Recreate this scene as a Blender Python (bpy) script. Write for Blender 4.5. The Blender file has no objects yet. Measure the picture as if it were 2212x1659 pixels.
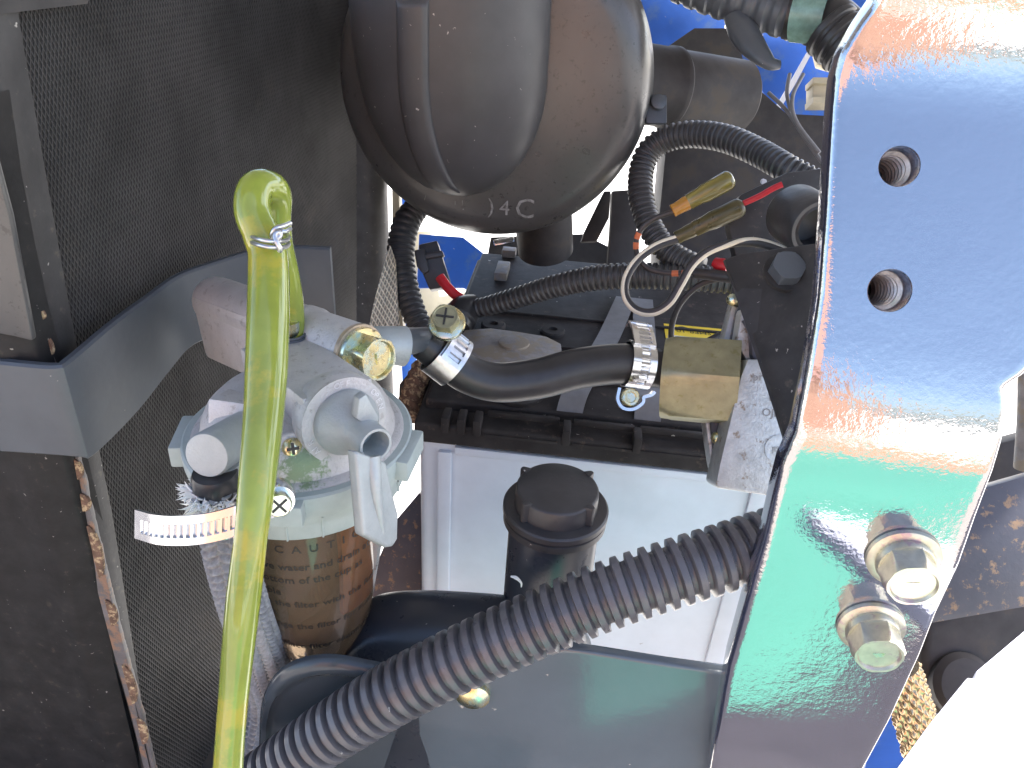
import bpy, bmesh, math, random
from mathutils import Vector as V, Matrix, noise
random.seed(7)
sc = bpy.context.scene
COL = sc.collection
rad = math.radians
# ------------------------------------------------------------------ camera, world, sun, exposure
F = 1670.0                                   # focal length in units of a 2212 px wide picture
CX, CY = 1106.0, 829.5
CAM = V((0, 0, 1.32))
zc = V((.0542, -.856, -.5143)).normalized()  # world up seen from the camera (right, down, forward)
yc = (V((0, 0, 1)) - zc * zc.z).normalized()
xc = yc.cross(zc)
RIGHT = V((xc.x, yc.x, zc.x)); DOWN = V((xc.y, yc.y, zc.y)); FWD = V((xc.z, yc.z, zc.z))
cam = bpy.data.cameras.new('camera'); cam_ob = bpy.data.objects.new('camera', cam); COL.objects.link(cam_ob)
cam.sensor_width = 36; cam.lens = 36 * F / 2212; cam.clip_start = .01; cam.clip_end = 500
m = Matrix((RIGHT, -DOWN, -FWD)).transposed().to_4x4(); m.translation = CAM
cam_ob.matrix_world = m
sc.camera = cam_ob
SUN_EL, SUN_AZ = rad(50), rad(58)            # azimuth from +Y towards +X
world = bpy.data.worlds.new('World'); sc.world = world; world.use_nodes = True
wn = world.node_tree.nodes; bg = wn['Background']
sky = wn.new('ShaderNodeTexSky'); sky.sky_type = 'NISHITA'; sky.sun_disc = False
sky.sun_elevation = SUN_EL; sky.sun_rotation = SUN_AZ; sky.altitude = 200; sky.air_density = .8; sky.dust_density = 2.5; sky.ozone_density = .6
world.node_tree.links.new(sky.outputs[0], bg.inputs[0]); bg.inputs[1].default_value = .12
sun = bpy.data.lights.new('sun', 'SUN'); sun.energy = 4.0; sun.angle = rad(.5); sun.color = (1, .96, .9)
sun_ob = bpy.data.objects.new('sun', sun); COL.objects.link(sun_ob)
sd = V((math.sin(SUN_AZ) * math.cos(SUN_EL), math.cos(SUN_AZ) * math.cos(SUN_EL), math.sin(SUN_EL)))
sun_ob.rotation_euler = sd.to_track_quat('Z', 'Y').to_euler(); sun_ob.location = (2, 2, 4)
sc.view_settings.view_transform = 'Standard'; sc.view_settings.look = 'None'
sc.view_settings.exposure = 2.25; sc.view_settings.gamma = 1
sc.cycles.max_bounces = 8; sc.cycles.use_denoising = True

# ------------------------------------------------------------------ geometry helpers
UP = V((0, 0, 1))
def ray(x, y): return RIGHT * ((x - CX) / F) + DOWN * ((y - CY) / F) + FWD
def W(x, y, d): return CAM + ray(x, y) * d
def proj(p):
    q = p - CAM; d = q.dot(FWD)
    return CX + F * q.dot(RIGHT) / d, CY + F * q.dot(DOWN) / d, d
def on(x, y, p0, n): r = ray(x, y); return CAM + r * ((p0 - CAM).dot(n) / r.dot(n))
def at_z(x, y, z): return on(x, y, V((0, 0, z)), UP)
def drop(p, y):
    q = p - CAM; v = (y - CY) / F
    h = (v * q.dot(FWD) - q.dot(DOWN)) / (-UP.dot(DOWN) + v * UP.dot(FWD))
    return p - UP * h
def px(n, d): return n * d / F
def perp(a):
    a = a.normalized(); b = UP if abs(a.z) < .9 else V((1, 0, 0))
    u = a.cross(b).normalized(); return u, a.cross(u).normalized()

def spline(pts, step=.002):
    pts = [V(p) for p in pts]
    if len(pts) == 2: raw = [pts[0].lerp(pts[1], i / 40) for i in range(41)]
    else:
        raw = []
        P = [pts[0] * 2 - pts[1]] + pts + [pts[-1] * 2 - pts[-2]]
        for i in range(1, len(P) - 2):
            a, b, c, d = P[i - 1:i + 3]
            for k in range(24):
                t = k / 24
                raw.append(.5 * ((2 * b) + (c - a) * t + (2 * a - 5 * b + 4 * c - d) * t * t + (3 * b - a - 3 * c + d) * t ** 3))
        raw.append(pts[-1])
    out = [raw[0]]; acc = 0.0
    L = sum((raw[i + 1] - raw[i]).length for i in range(len(raw) - 1))
    n = max(2, round(L / step)); st = L / n; nxt = st
    for i in range(len(raw) - 1):
        sl = (raw[i + 1] - raw[i]).length
        while sl > 0 and acc + sl >= nxt - 1e-9 and len(out) < n:
            out.append(raw[i].lerp(raw[i + 1], (nxt - acc) / sl)); nxt += st
        acc += sl
    out.append(raw[-1])
    return out, L
def frames(path, ref=None):
    T = []
    for i in range(len(path)):
        T.append((path[min(i + 1, len(path) - 1)] - path[max(i - 1, 0)]).normalized())
    u = ref if ref is not None else perp(T[0])[0]
    out = []
    for t in T:
        u = (u - t * u.dot(t)).normalized(); out.append((t, u, t.cross(u)))
    return out
def ringgrid(bm, rings, uvs=None, closed=True, cap0=True, cap1=True):
    vs = [[bm.verts.new(p) for p in r] for r in rings]; n = len(rings[0])
    lay = bm.loops.layers.uv.verify() if uvs else None
    for i in range(len(vs) - 1):
        for j in range(n if closed else n - 1):
            k = (j + 1) % n
            f = bm.faces.new((vs[i][j], vs[i][k], vs[i + 1][k], vs[i + 1][j]))
            if uvs:
                for l, (a, b) in zip(f.loops, ((i, j), (i, j + 1), (i + 1, j + 1), (i + 1, j))):
                    l[lay].uv = uvs(a, b)
    if closed:
        if cap0: bm.faces.new(vs[0][::-1])
        if cap1: bm.faces.new(vs[-1])
    return vs
def tube(bm, pts, r, seg=16, step=.002, mod=None, caps=(True, True), uv=False, ref=None, flat=1.0):
    """sweep a circle; r: number or list over the control points; mod(s, L, ang) scales the radius"""
    path, L = spline(pts, step); fr = frames(path, ref); n = len(path); rings = []
    for i, (p, (t, u, w)) in enumerate(zip(path, fr)):
        f = i / (n - 1)
        if isinstance(r, (list, tuple)):
            g = f * (len(r) - 1); k = min(int(g), len(r) - 2); rr = r[k] + (r[k + 1] - r[k]) * (g - k)
        else: rr = r
        ring = []
        for j in range(seg):
            a = 2 * math.pi * j / seg
            q = rr * (mod(f * L, L, a) if mod else 1)
            ring.append(p + (u * math.cos(a) + w * math.sin(a) * flat) * q)
        rings.append(ring)
    ringgrid(bm, rings, (lambda a, b: (b / seg, a / (n - 1) * L)) if uv else None, True, *caps)
    return path
def lathe(bm, prof, o, axis, seg=48, caps=(True, True), mod=None, ref=None):
    a = axis.normalized(); u, w = perp(a)
    if ref is not None: u = (ref - a * ref.dot(a)).normalized(); w = a.cross(u)
    rings = []
    for r, h in prof:
        rings.append([o + a * h + (u * math.cos(2 * math.pi * j / seg) + w * math.sin(2 * math.pi * j / seg)) *
                      (max(r, 1e-5) * (mod(2 * math.pi * j / seg, r, h) if mod else 1)) for j in range(seg)])
    ringgrid(bm, rings, None, True, *caps)
def plate(bm, pts, th):
    a = [bm.verts.new(p) for p in pts]; b = [bm.verts.new(p + th) for p in pts]
    n = len(pts); bm.faces.new(a); bm.faces.new(b[::-1])
    for i in range(n): bm.faces.new((a[i], b[i], b[(i + 1) % n], a[(i + 1) % n]))
def box(bm, o, x, y, z):
    """o centre, x y z half-extent vectors"""
    plate(bm, [o - x - y - z, o + x - y - z, o + x + y - z, o - x + y - z], z * 2)
def strip(bm, path, wid, width, th, pitch=0, depth=.0004, z0=.22, z1=.78, closed=False, out=lambda p: -FWD, rng=(0, 1)):
    """flat band along path with pressed slots; wid(i, t): width direction"""
    n = len(path); rings = []
    for i, p in enumerate(path):
        t = (path[(i + 1) % n if closed else min(i + 1, n - 1)] - path[(i - 1) % n if closed else max(i - 1, 0)]).normalized()
        w = wid(i, t); o = w.cross(t).normalized()
        if out is not None and o.dot(out(p)) < 0: o = -o
        s = i / (n - 1)
        hit = pitch and rng[0] <= s <= rng[1] and (i % pitch) >= pitch * .5
        dp = depth if hit else 0
        ring = []
        for q, dd in ((0, 0), (z0, 0), (z0 + .03, dp), (z1 - .03, dp), (z1, 0), (1, 0)):
            ring.append(p + w * (width * (q - .5)) + o * (th - dd))
        for q in (1, 0): ring.append(p + w * (width * (q - .5)))
        rings.append(ring)
    if closed: rings.append(rings[0])
    ringgrid(bm, rings, None, True, not closed, not closed)
def hexprism(bm, o, axis, R, h, ref=None, dish=0.0):
    a = axis.normalized(); u, w = perp(a)
    if ref is not None: u = (ref - a * ref.dot(a)).normalized(); w = a.cross(u)
    seg = 48; rings = []
    def hexr(ang): x = (ang % (math.pi / 3)) - math.pi / 6; return R * math.cos(math.pi / 6) / math.cos(x)
    lim = R * .90
    for hh, f in ((0, 0), (h * .86, 0), (h, 1)):
        rings.append([o + a * hh + (u * math.cos(g) + w * math.sin(g)) * (min(hexr(g), lim * 1.0) if f else hexr(g))
                      for g in [2 * math.pi * j / seg for j in range(seg)]])
    for rr, hh in ((.8, h), (.74, h - dish), (.02, h - dish)):
        rings.append([o + a * hh + (u * math.cos(g) + w * math.sin(g)) * R * rr for g in [2 * math.pi * j / seg for j in range(seg)]])
    ringgrid(bm, rings)
def bevel(bm, w, seg=2, ang=30):
    bmesh.ops.recalc_face_normals(bm, faces=bm.faces)
    es = [e for e in bm.edges if len(e.link_faces) == 2 and e.calc_face_angle(0) > rad(ang)]
    bmesh.ops.bevel(bm, geom=es, offset=w, segments=seg, profile=.6, affect='EDGES', clamp_overlap=True)

# ------------------------------------------------------------------ object helpers
def tag(o, label=None, cat=None, group=None, kind=None):
    for k, v in (('label', label), ('category', cat), ('group', group), ('kind', kind)):
        if v: o[k] = v
    return o
def thing(name, loc, label, cat, group=None):
    o = bpy.data.objects.new(name, None); COL.objects.link(o); o.location = loc; o.empty_display_size = .01
    return tag(o, label, cat, group)
def wloc(o):
    p = V(o.location)
    while o.parent: o = o.parent; p += V(o.location)
    return p
def obj(name, bm, mat, parent=None, smooth=38, label=None, cat=None, group=None, kind=None, recalc=True):
    if recalc: bmesh.ops.recalc_face_normals(bm, faces=bm.faces)
    if parent: off = wloc(parent)
    else:
        lo = V([min(v.co[i] for v in bm.verts) for i in range(3)]); hi = V([max(v.co[i] for v in bm.verts) for i in range(3)])
        off = (lo + hi) / 2; off.z = lo.z
    bmesh.ops.translate(bm, verts=bm.verts, vec=-off)
    me = bpy.data.meshes.new(name); bm.to_mesh(me); bm.free()
    if smooth:
        me.polygons.foreach_set('use_smooth', [True] * len(me.polygons)); me.set_sharp_from_angle(angle=rad(smooth))
    me.materials.append(mat)
    o = bpy.data.objects.new(name, me); COL.objects.link(o)
    if parent: o.parent = parent
    else: o.location = off
    return tag(o, label, cat, group, kind)
def BM(): return bmesh.new()
def text_verts(body, size, bold=0):
    cu = bpy.data.curves.new('t', 'FONT'); cu.body = body; cu.size = size; cu.resolution_u = 2; cu.offset = size * bold
    o = bpy.data.objects.new('t', cu); COL.objects.link(o)
    dg = bpy.context.evaluated_depsgraph_get(); dg.update()
    me = o.evaluated_get(dg).to_mesh()
    vs = [v.co.copy() for v in me.vertices]; fs = [tuple(p.vertices) for p in me.polygons]
    o.evaluated_get(dg).to_mesh_clear(); bpy.data.objects.remove(o); bpy.data.curves.remove(cu)
    return vs, fs
def text_on(bm, body, size, fn, bold=0):
    vs, fs = text_verts(body, size, bold)
    nv = [bm.verts.new(fn(v.x, v.y)) for v in vs]
    for f in fs:
        try: bm.faces.new([nv[i] for i in f])
        except ValueError: pass
def boolean(o, cutters):
    for c in cutters:
        md = o.modifiers.new('b', 'BOOLEAN'); md.object = c; md.operation = 'DIFFERENCE'; md.solver = 'EXACT'
    dg = bpy.context.evaluated_depsgraph_get(); dg.update()
    me = bpy.data.meshes.new_from_object(o.evaluated_get(dg))
    o.modifiers.clear(); old = o.data; o.data = me; bpy.data.meshes.remove(old)
    for c in cutters: bpy.data.objects.remove(c)
    me.polygons.foreach_set('use_smooth', [True] * len(me.polygons)); me.set_sharp_from_angle(angle=rad(38))

# ------------------------------------------------------------------ materials
def mat(name, col, rough=.5, metal=0, spec=.5, ior=1.5, coat=0, coat_ior=1.5, var=.25, vs=60, col2=None, c2amt=.0, c2scale=25,
        bump=0, bs=300, bump2=0, bs2=60, speck=0, sscale=140, scol=(.45, .42, .38), trans=0, rvar=.12, sss=0, aniso=0):
    M = bpy.data.materials.new(name); M.use_nodes = True; nt = M.node_tree; N = nt.nodes; L = nt.links
    b = N['Principled BSDF']; I = b.inputs
    I['Metallic'].default_value = metal; I['Specular IOR Level'].default_value = spec; I['IOR'].default_value = ior
    I['Coat Weight'].default_value = coat; I['Coat IOR'].default_value = coat_ior; I['Coat Roughness'].default_value = .04
    I['Transmission Weight'].default_value = trans
    if sss: I['Subsurface Weight'].default_value = sss; I['Subsurface Radius'].default_value = (.01, .008, .004)
    tc = N.new('ShaderNodeTexCoord')
    def nz(scale, detail=4, rough_=.6):
        t = N.new('ShaderNodeTexNoise'); t.inputs['Scale'].default_value = scale; t.inputs['Detail'].default_value = detail
        t.inputs['Roughness'].default_value = rough_; L.new(tc.outputs['Object'], t.inputs['Vector']); return t.outputs[0]
    def ramp(src, lo, hi, c0=(0, 0, 0, 1), c1=(1, 1, 1, 1)):
        r = N.new('ShaderNodeValToRGB'); r.color_ramp.elements[0].position = lo; r.color_ramp.elements[1].position = hi
        r.color_ramp.elements[0].color = c0; r.color_ramp.elements[1].color = c1; L.new(src, r.inputs[0]); return r.outputs[0]
    def mix(fac, a, c):
        x = N.new('ShaderNodeMix'); x.data_type = 'RGBA'
        for s, v in ((0, fac), (6, a), (7, c)):
            if hasattr(v, 'is_output'): L.new(v, x.inputs[s])
            else: x.inputs[s].default_value = v if s == 0 else (*v[:3], 1)
        return x.outputs[2]
    n1 = nz(vs, 5)
    c = ramp(n1, .3, .7, (*[x * (1 - var) for x in col], 1), (*[min(1, x * (1 + var)) for x in col], 1))
    if col2:
        n2 = nz(c2scale, 8, .68); c = mix(ramp(n2, .62 - c2amt * .5, .70 - c2amt * .5), c, col2)
    if speck:
        v = N.new('ShaderNodeTexVoronoi'); v.inputs['Scale'].default_value = sscale; v.inputs['Randomness'].default_value = 1
        dn = N.new('ShaderNodeVectorMath'); dn.operation = 'ADD'
        nn = N.new('ShaderNodeTexNoise'); nn.inputs['Scale'].default_value = sscale * 2; L.new(tc.outputs['Object'], nn.inputs['Vector'])
        sc_ = N.new('ShaderNodeVectorMath'); sc_.operation = 'SCALE'; sc_.inputs[3].default_value = 1.1 / sscale
        L.new(nn.outputs[1], sc_.inputs[0]); L.new(tc.outputs['Object'], dn.inputs[0]); L.new(sc_.outputs[0], dn.inputs[1]); L.new(dn.outputs[0], v.inputs['Vector'])
        sz = N.new('ShaderNodeSeparateColor'); L.new(v.outputs['Color'], sz.inputs[0])
        sq_ = N.new('ShaderNodeMath'); sq_.operation = 'POWER'; L.new(sz.outputs[1], sq_.inputs[0]); sq_.inputs[1].default_value = 2.2
        ad = N.new('ShaderNodeMath'); ad.operation = 'MULTIPLY_ADD'; L.new(sq_.outputs[0], ad.inputs[0]); ad.inputs[1].default_value = -.13; L.new(v.outputs['Distance'], ad.inputs[2])
        d = ramp(ad.outputs[0], .0, .07, (1, 1, 1, 1), (0, 0, 0, 1))
        k = ramp(sz.outputs[0], 1 - speck, 1.0 - speck + .03)
        mm = N.new('ShaderNodeMath'); mm.operation = 'MULTIPLY'; L.new(d, mm.inputs[0]); L.new(k, mm.inputs[1])
        c = mix(mm.outputs[0], c, scol)
    L.new(c, I['Base Color'])
    rr = N.new('ShaderNodeMapRange'); rr.inputs[3].default_value = max(0, rough - rvar); rr.inputs[4].default_value = min(1, rough + rvar)
    L.new(nz(vs * 2.3, 4), rr.inputs[0]); L.new(rr.outputs[0], I['Roughness'])
    if bump:
        bp = N.new('ShaderNodeBump'); bp.inputs['Strength'].default_value = bump; bp.inputs['Distance'].default_value = .0006
        L.new(nz(bs, 3), bp.inputs['Height'])
        if bump2:
            b2 = N.new('ShaderNodeBump'); b2.inputs['Strength'].default_value = bump2; b2.inputs['Distance'].default_value = .003
            L.new(nz(bs2, 2, .45), b2.inputs['Height']); L.new(b2.outputs[0], bp.inputs['Normal'])
        L.new(bp.outputs[0], I['Normal'])
        if coat: L.new(bp.outputs[0], I['Coat Normal'])
    M['b'] = 0
    return M
m_black = mat('black_plastic', (.042, .040, .041), .42, bump=.15, bs=500, speck=.10, sscale=220)
m_dusty = mat('dusty_black_steel', (.048, .0455, .045), .45, spec=.28, bump=.2, bs=350, col2=(.10, .085, .07), c2amt=.03, c2scale=120, speck=.34, sscale=240)
m_lid = mat('battery_lid_plastic', (.040, .0365, .0355), .6, spec=.12, col2=(.09, .07, .06), c2amt=.06, c2scale=90, bump=.15, bs=400, speck=.15, sscale=180)
m_rubber = mat('rubber', (.032, .0315, .033), .36, bump=.08, bs=600, rvar=.06, speck=.04, sscale=200)
m_conduit = mat('conduit_plastic', (.105, .101, .108), .30, rvar=.08, bump=.06, bs=500, speck=.06, sscale=190)
m_loom = mat('loom_plastic', (.058, .057, .058), .36, rvar=.08)
m_alu = mat('cast_aluminium', (.50, .49, .485), .46, metal=.28, var=.12, bump=.7, bs=900, col2=(.36, .345, .33), c2amt=.10, c2scale=220)
m_zinc = mat('zinc_casting', (.36, .39, .39), .42, metal=.25, var=.10, bump=.4, bs=900, vs=90)
m_ring = mat('ring_plastic', (.36, .41, .395), .5, var=.10, bump=.15, bs=500, vs=80, speck=.06, sscale=260, scol=(.05, .05, .05))
m_steel = mat('bright_steel', (.75, .75, .76), .2, metal=1, var=.08, rvar=.06)
m_wire = mat('tie_wire', (.55, .56, .58), .35, metal=1, var=.15, vs=200)
m_brass = mat('brass', (.36, .34, .215), .45, metal=.7, var=.14, vs=120, bump=.15, bs=900, rvar=.08, col2=(.30, .28, .14), c2amt=.1, c2scale=200)
m_yzinc = mat('yellow_zinc', (.72, .62, .34), .28, metal=1, var=.25, vs=150, rvar=.08, col2=(.6, .66, .55), c2amt=.3, c2scale=110)
m_bolt = mat('iridescent_zinc', (.62, .59, .46), .36, metal=.75, var=.15, vs=200, rvar=.08, col2=(.52, .40, .40), c2amt=.16, c2scale=160)
m_pump = mat('pump_casting', (.52, .53, .515), .38, metal=.55, var=.15, vs=160, bump=.7, bs=700, col2=(.27, .21, .15), c2amt=.10, c2scale=130)
m_strap = mat('grey_paint', (.078, .088, .10), .38, var=.1, vs=40, bump=.1, bs=300, speck=.10, sscale=150, rvar=.08)
m_case = mat('battery_case', (.70, .755, .82), .35, var=.06, vs=25, sss=.0, speck=.05, sscale=160, scol=(.3, .28, .26), bump=.06, bs=250)
m_tie = mat('rubber_strap', (.17, .17, .18), .5, var=.12, vs=120)
m_hose = mat('clear_green_tube', (.33, .40, .06), .16, var=.16, vs=50, trans=.32, coat=.5, rvar=.04, col2=(.50, .46, .06), c2amt=.2, c2scale=30, ior=1.45)
m_drum = mat('drum_paint', (.072, .070, .068), .30, var=.12, vs=30, bump=.12, bs=200, col2=(.040, .038, .037), c2amt=.10, c2scale=220, ior=1.6, rvar=.08, speck=.05, sscale=120)
m_cover = mat('cover_plastic', (.060, .059, .061), .43, var=.12, vs=40, bump=.1, bs=260, ior=1.5, speck=.24, sscale=210, rvar=.08)
m_post = mat('navy_gloss_paint', (.022, .026, .058), .06, var=.05, vs=20, ior=3.2, coat=1, coat_ior=2.7, bump2=.075, bs2=55, bump=.16, bs=420, rvar=.03, speck=.03, sscale=110, scol=(.5, .5, .5))
m_tank = mat('tank_plastic', (.030, .034, .045), .3, var=.1, vs=40, speck=.10, sscale=170, bump=.08, bs=250)
m_plate = mat('slate_gloss_paint', (.100, .122, .142), .15, var=.08, vs=20, ior=1.5, coat=.5, coat_ior=1.5, bump2=.05, bs2=40, bump=.10, bs=300, rvar=.06, speck=.08, sscale=120)
m_blue = mat('blue_paint', (.022, .11, .46), .38, var=.25, vs=9, col2=(.06, .14, .38), c2amt=.2, c2scale=25, speck=.2, sscale=120, bump=.2, bs=120)
m_white = mat('white_paint', (.80, .80, .82), .4, var=.03, vs=40)
m_edge = mat('lavender_edge', (.52, .54, .66), .5, var=.12, vs=90)
m_beige = mat('beige_plastic', (.52, .46, .32), .5, var=.08)
m_rust = mat('rust', (.15, .085, .055), .85, var=.4, vs=160, bump=.9, bs=500, col2=(.46, .33, .19), c2amt=.22, c2scale=240)
m_rustlip = mat('rusty_black_lip', (.12, .11, .11), .45, var=.3, vs=60, bump=.6, bs=400, col2=(.24, .14, .09), c2amt=.22, c2scale=90)
m_rustplate = mat('rust_spotted_plate', (.07, .07, .085), .4, var=.2, vs=40, col2=(.26, .17, .10), c2amt=.12, c2scale=170, bump=.2, bs=300)
m_red = mat('red_insulation', (.55, .02, .03), .4, var=.08)
m_orange = mat('orange_sleeve', (.60, .16, .06), .4, var=.12)
m_ivory = mat('ivory_stripe', (.80, .74, .58), .4, var=.05)
m_olive = mat('olive_sleeve', (.24, .20, .045), .2, var=.15, trans=.35, coat=.5)
m_amber = mat('amber_sleeve', (.55, .26, .03), .2, var=.1, trans=.3, coat=.5)
m_oliveD = mat('dark_olive_sleeve', (.11, .095, .04), .3, var=.2, trans=.2)
m_lead = mat('lead', (.25, .235, .23), .6, var=.25, vs=90, bump=.5, bs=400, col2=(.26, .22, .17), c2amt=.3, c2scale=60)
m_yellow = mat('label_yellow', (.85, .62, .02), .35, var=.04)
m_lwhite = mat('label_white', (.75, .75, .78), .35, var=.04)
m_ink = mat('ink', (.03, .025, .02), .5)
m_inkbowl = mat('bowl_print', (.035, .03, .025), .4)
m_bowl = mat('amber_bowl', (.34, .25, .165), .10, trans=.78, var=.12, vs=50, ior=1.4, coat=.3, rvar=.03)
m_glow = mat('fuel_glow', (.62, .22, .04), .7, var=.15)
m_elemc = mat('filter_paper', (.30, .235, .17), .8, var=.15)
m_braid = mat('grey_braid', (.25, .25, .25), .8, var=.3, vs=400, bump=.35, bs=2500)
m_fray = mat('white_thread', (.94, .92, .88), .7, var=.05)
m_bead = mat('beaded_sleeve', (.52, .38, .22), .22, metal=.9, var=.2, vs=300)
m_chalk = mat('chalk_mark', (.25, .25, .24), .8, var=.4, vs=300)
m_ground = mat('pale_concrete', (.60, .58, .54), .85, var=.10, vs=3, bump=.2, bs=30)
m_green = mat('green_groundsheet', (.085, .30, .22), .6, var=.15, vs=2.5, bump=.2, bs=20)
m_brown = mat('orange_soil', (.50, .22, .11), .9, var=.3, vs=2)
m_tan = mat('tan_soil', (.36, .32, .285), .9, var=.25, vs=2)
m_shade = mat('shaded_ground', (.05, .045, .05), .9, var=.3, vs=3)
m_roof = mat('roof_tile', (.52, .30, .24), .8, var=.35, vs=9)
m_wall = mat('brown_brick', (.46, .26, .17), .8, var=.3, vs=4)
m_thread = mat('thread_steel', (.66, .64, .62), .35, metal=.6, var=.3, vs=300)
m_liner = mat('bonnet_liner', (.20, .19, .18), .8)
m_dark = mat('dark_housing', (.054, .050, .049), .6, spec=.25, var=.3, vs=30, col2=(.07, .06, .05), c2amt=.2, c2scale=30)

# woven screen: crossing diagonal threads as a height and colour pattern in the panel's own surface coordinates
m_mesh = mat('woven_screen', (.050, .0465, .0455), .65, spec=.15, var=.42, vs=14, col2=(.075, .066, .058), c2amt=.10, c2scale=9)
nt = m_mesh.node_tree; N = nt.nodes; L = nt.links; b = N['Principled BSDF']
uvn = N.new('ShaderNodeTexCoord')
def diag(sx, sy):
    mp = N.new('ShaderNodeVectorMath'); mp.operation = 'DOT_PRODUCT'; L.new(uvn.outputs['UV'], mp.inputs[0]); mp.inputs[1].default_value = (sx, sy, 0)
    s = N.new('ShaderNodeMath'); s.operation = 'SINE'; L.new(mp.outputs['Value'], s.inputs[0]); return s.outputs[0]
mx = N.new('ShaderNodeMath'); mx.operation = 'MAXIMUM'; k = 2 * math.pi
L.new(diag(k / .0026, k / .0062), mx.inputs[0]); L.new(diag(-k / .0026, k / .0062), mx.inputs[1])
bp = N.new('ShaderNodeBump'); bp.inputs['Strength'].default_value = .9; bp.inputs['Distance'].default_value = .0012
L.new(mx.outputs[0], bp.inputs['Height']); L.new(bp.outputs[0], b.inputs['Normal'])
rp = N.new('ShaderNodeValToRGB'); rp.color_ramp.elements[0].position = .35; rp.color_ramp.elements[1].position = .95
rp.color_ramp.elements[0].color = (.6, .6, .6, 1); rp.color_ramp.elements[1].color = (1.3, 1.3, 1.3, 1); L.new(mx.outputs[0], rp.inputs[0])
ml = N.new('ShaderNodeMix'); ml.data_type = 'RGBA'; ml.blend_type = 'MULTIPLY'; ml.inputs[0].default_value = 1
src = b.inputs['Base Color'].links[0].from_socket; L.new(src, ml.inputs[6]); L.new(rp.outputs[0], ml.inputs[7]); L.new(ml.outputs[2], b.inputs['Base Color'])
m_meshsun = m_mesh.copy(); m_meshsun.name = 'sunlit_woven_screen'  # lit copy of the dark screen: sunlight painted as paler beige
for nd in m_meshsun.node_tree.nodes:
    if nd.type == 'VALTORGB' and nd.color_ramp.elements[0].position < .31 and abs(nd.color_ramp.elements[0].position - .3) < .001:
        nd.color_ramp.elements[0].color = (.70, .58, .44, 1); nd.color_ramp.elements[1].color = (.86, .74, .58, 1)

def corroded(src, P, parent_loc, r):
    M = src.copy(); M.name = 'corroded_aluminium'; nt = M.node_tree; N = nt.nodes; L = nt.links; b = N['Principled BSDF']
    tc = N.new('ShaderNodeTexCoord'); d = N.new('ShaderNodeVectorMath'); d.operation = 'DISTANCE'; L.new(tc.outputs['Object'], d.inputs[0]); d.inputs[1].default_value = P - parent_loc
    t = N.new('ShaderNodeTexNoise'); t.inputs['Scale'].default_value = 260; t.inputs['Detail'].default_value = 6; t.inputs['Roughness'].default_value = .75; L.new(tc.outputs['Object'], t.inputs['Vector'])
    a = N.new('ShaderNodeMath'); a.operation = 'MULTIPLY_ADD'; L.new(t.outputs[0], a.inputs[0]); a.inputs[1].default_value = r * 3.2; L.new(d.outputs['Value'], a.inputs[2])
    k_ = N.new('ShaderNodeMapRange'); L.new(a.outputs[0], k_.inputs[0]); k_.inputs[1].default_value = r * 2.15; k_.inputs[2].default_value = r * 2.6; k_.inputs[3].default_value = 1; k_.inputs[4].default_value = 0
    x = N.new('ShaderNodeMix'); x.data_type = 'RGBA'; L.new(k_.outputs[0], x.inputs[0]); L.new(b.inputs['Base Color'].links[0].from_socket, x.inputs[6]); x.inputs[7].default_value = (.20, .27, .16, 1); L.new(x.outputs[2], b.inputs['Base Color'])
    return M
# cast head gets a patch of green corrosion beside the screw
P_RING = W(648, 928, .34)
CORR = W(655, 1005, .30)

# ------------------------------------------------------------------ setting: ground, yard behind the camera
def sheet(name, x0, x1, y0, y1, z, m_, **k):
    bm = BM(); vs = [bm.verts.new(p) for p in ((x0, y0, z), (x1, y0, z), (x1, y1, z), (x0, y1, z))]; bm.faces.new(vs)
    return obj(name, bm, m_, smooth=0, **k)
sheet('ground', -150, 150, -150, 150, 0, m_ground, kind='structure')
sheet('yard', -6, 9, -4.9, .35, .004, m_tan, kind='structure')
sheet('path', .22, 1.15, -6.7, -4.9, .004, m_roof, kind='structure')
bm = BM(); bm.faces.new([bm.verts.new(V((x, y, .016))) for x, y in [(.10, -.52), (.30, -.60), (.47, -.80), (.50, -.98), (.74, -1.12), (.72, -1.30), (.84, -1.45), (1.9, -3.2), (.10, -3.2)]])
obj('lawn', bm, m_green, smooth=0, kind='structure')
sheet('soil_path', .22, 9, -4.2, -3.45, .012, m_brown, kind='structure')
sheet('verge', -6, 9, -4.75, -4.3, .012, m_green, kind='structure')
sheet('shade_strip', -6, 9, -1.0, .3, .012, m_shade, kind='structure')  # dark colour stands in for the tractor's shadow on the near ground
hs_ = thing('brick_house', V((-2, -8, 0)), 'pinkish brown house across the yard, mirrored in the glossy navy post', 'house')
bm = BM(); plate(bm, [V((x, -6.6, z)) for x, z in [(-5, 0), (1.35, 0), (1.35, 1.5), (.9, 2.6), (-5, 2.6)]], V((0, -3, 0))); obj('wall', bm, m_wall, hs_)
bm = BM(); plate(bm, [V((x, -6.4, z)) for x, z in [(-5.2, 2.55), (1.0, 2.55), (.2, 3.9), (-1.6, 4.6), (-5.2, 4.6)]], V((0, -3.4, 0))); obj('roof', bm, m_roof, hs_)

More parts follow.
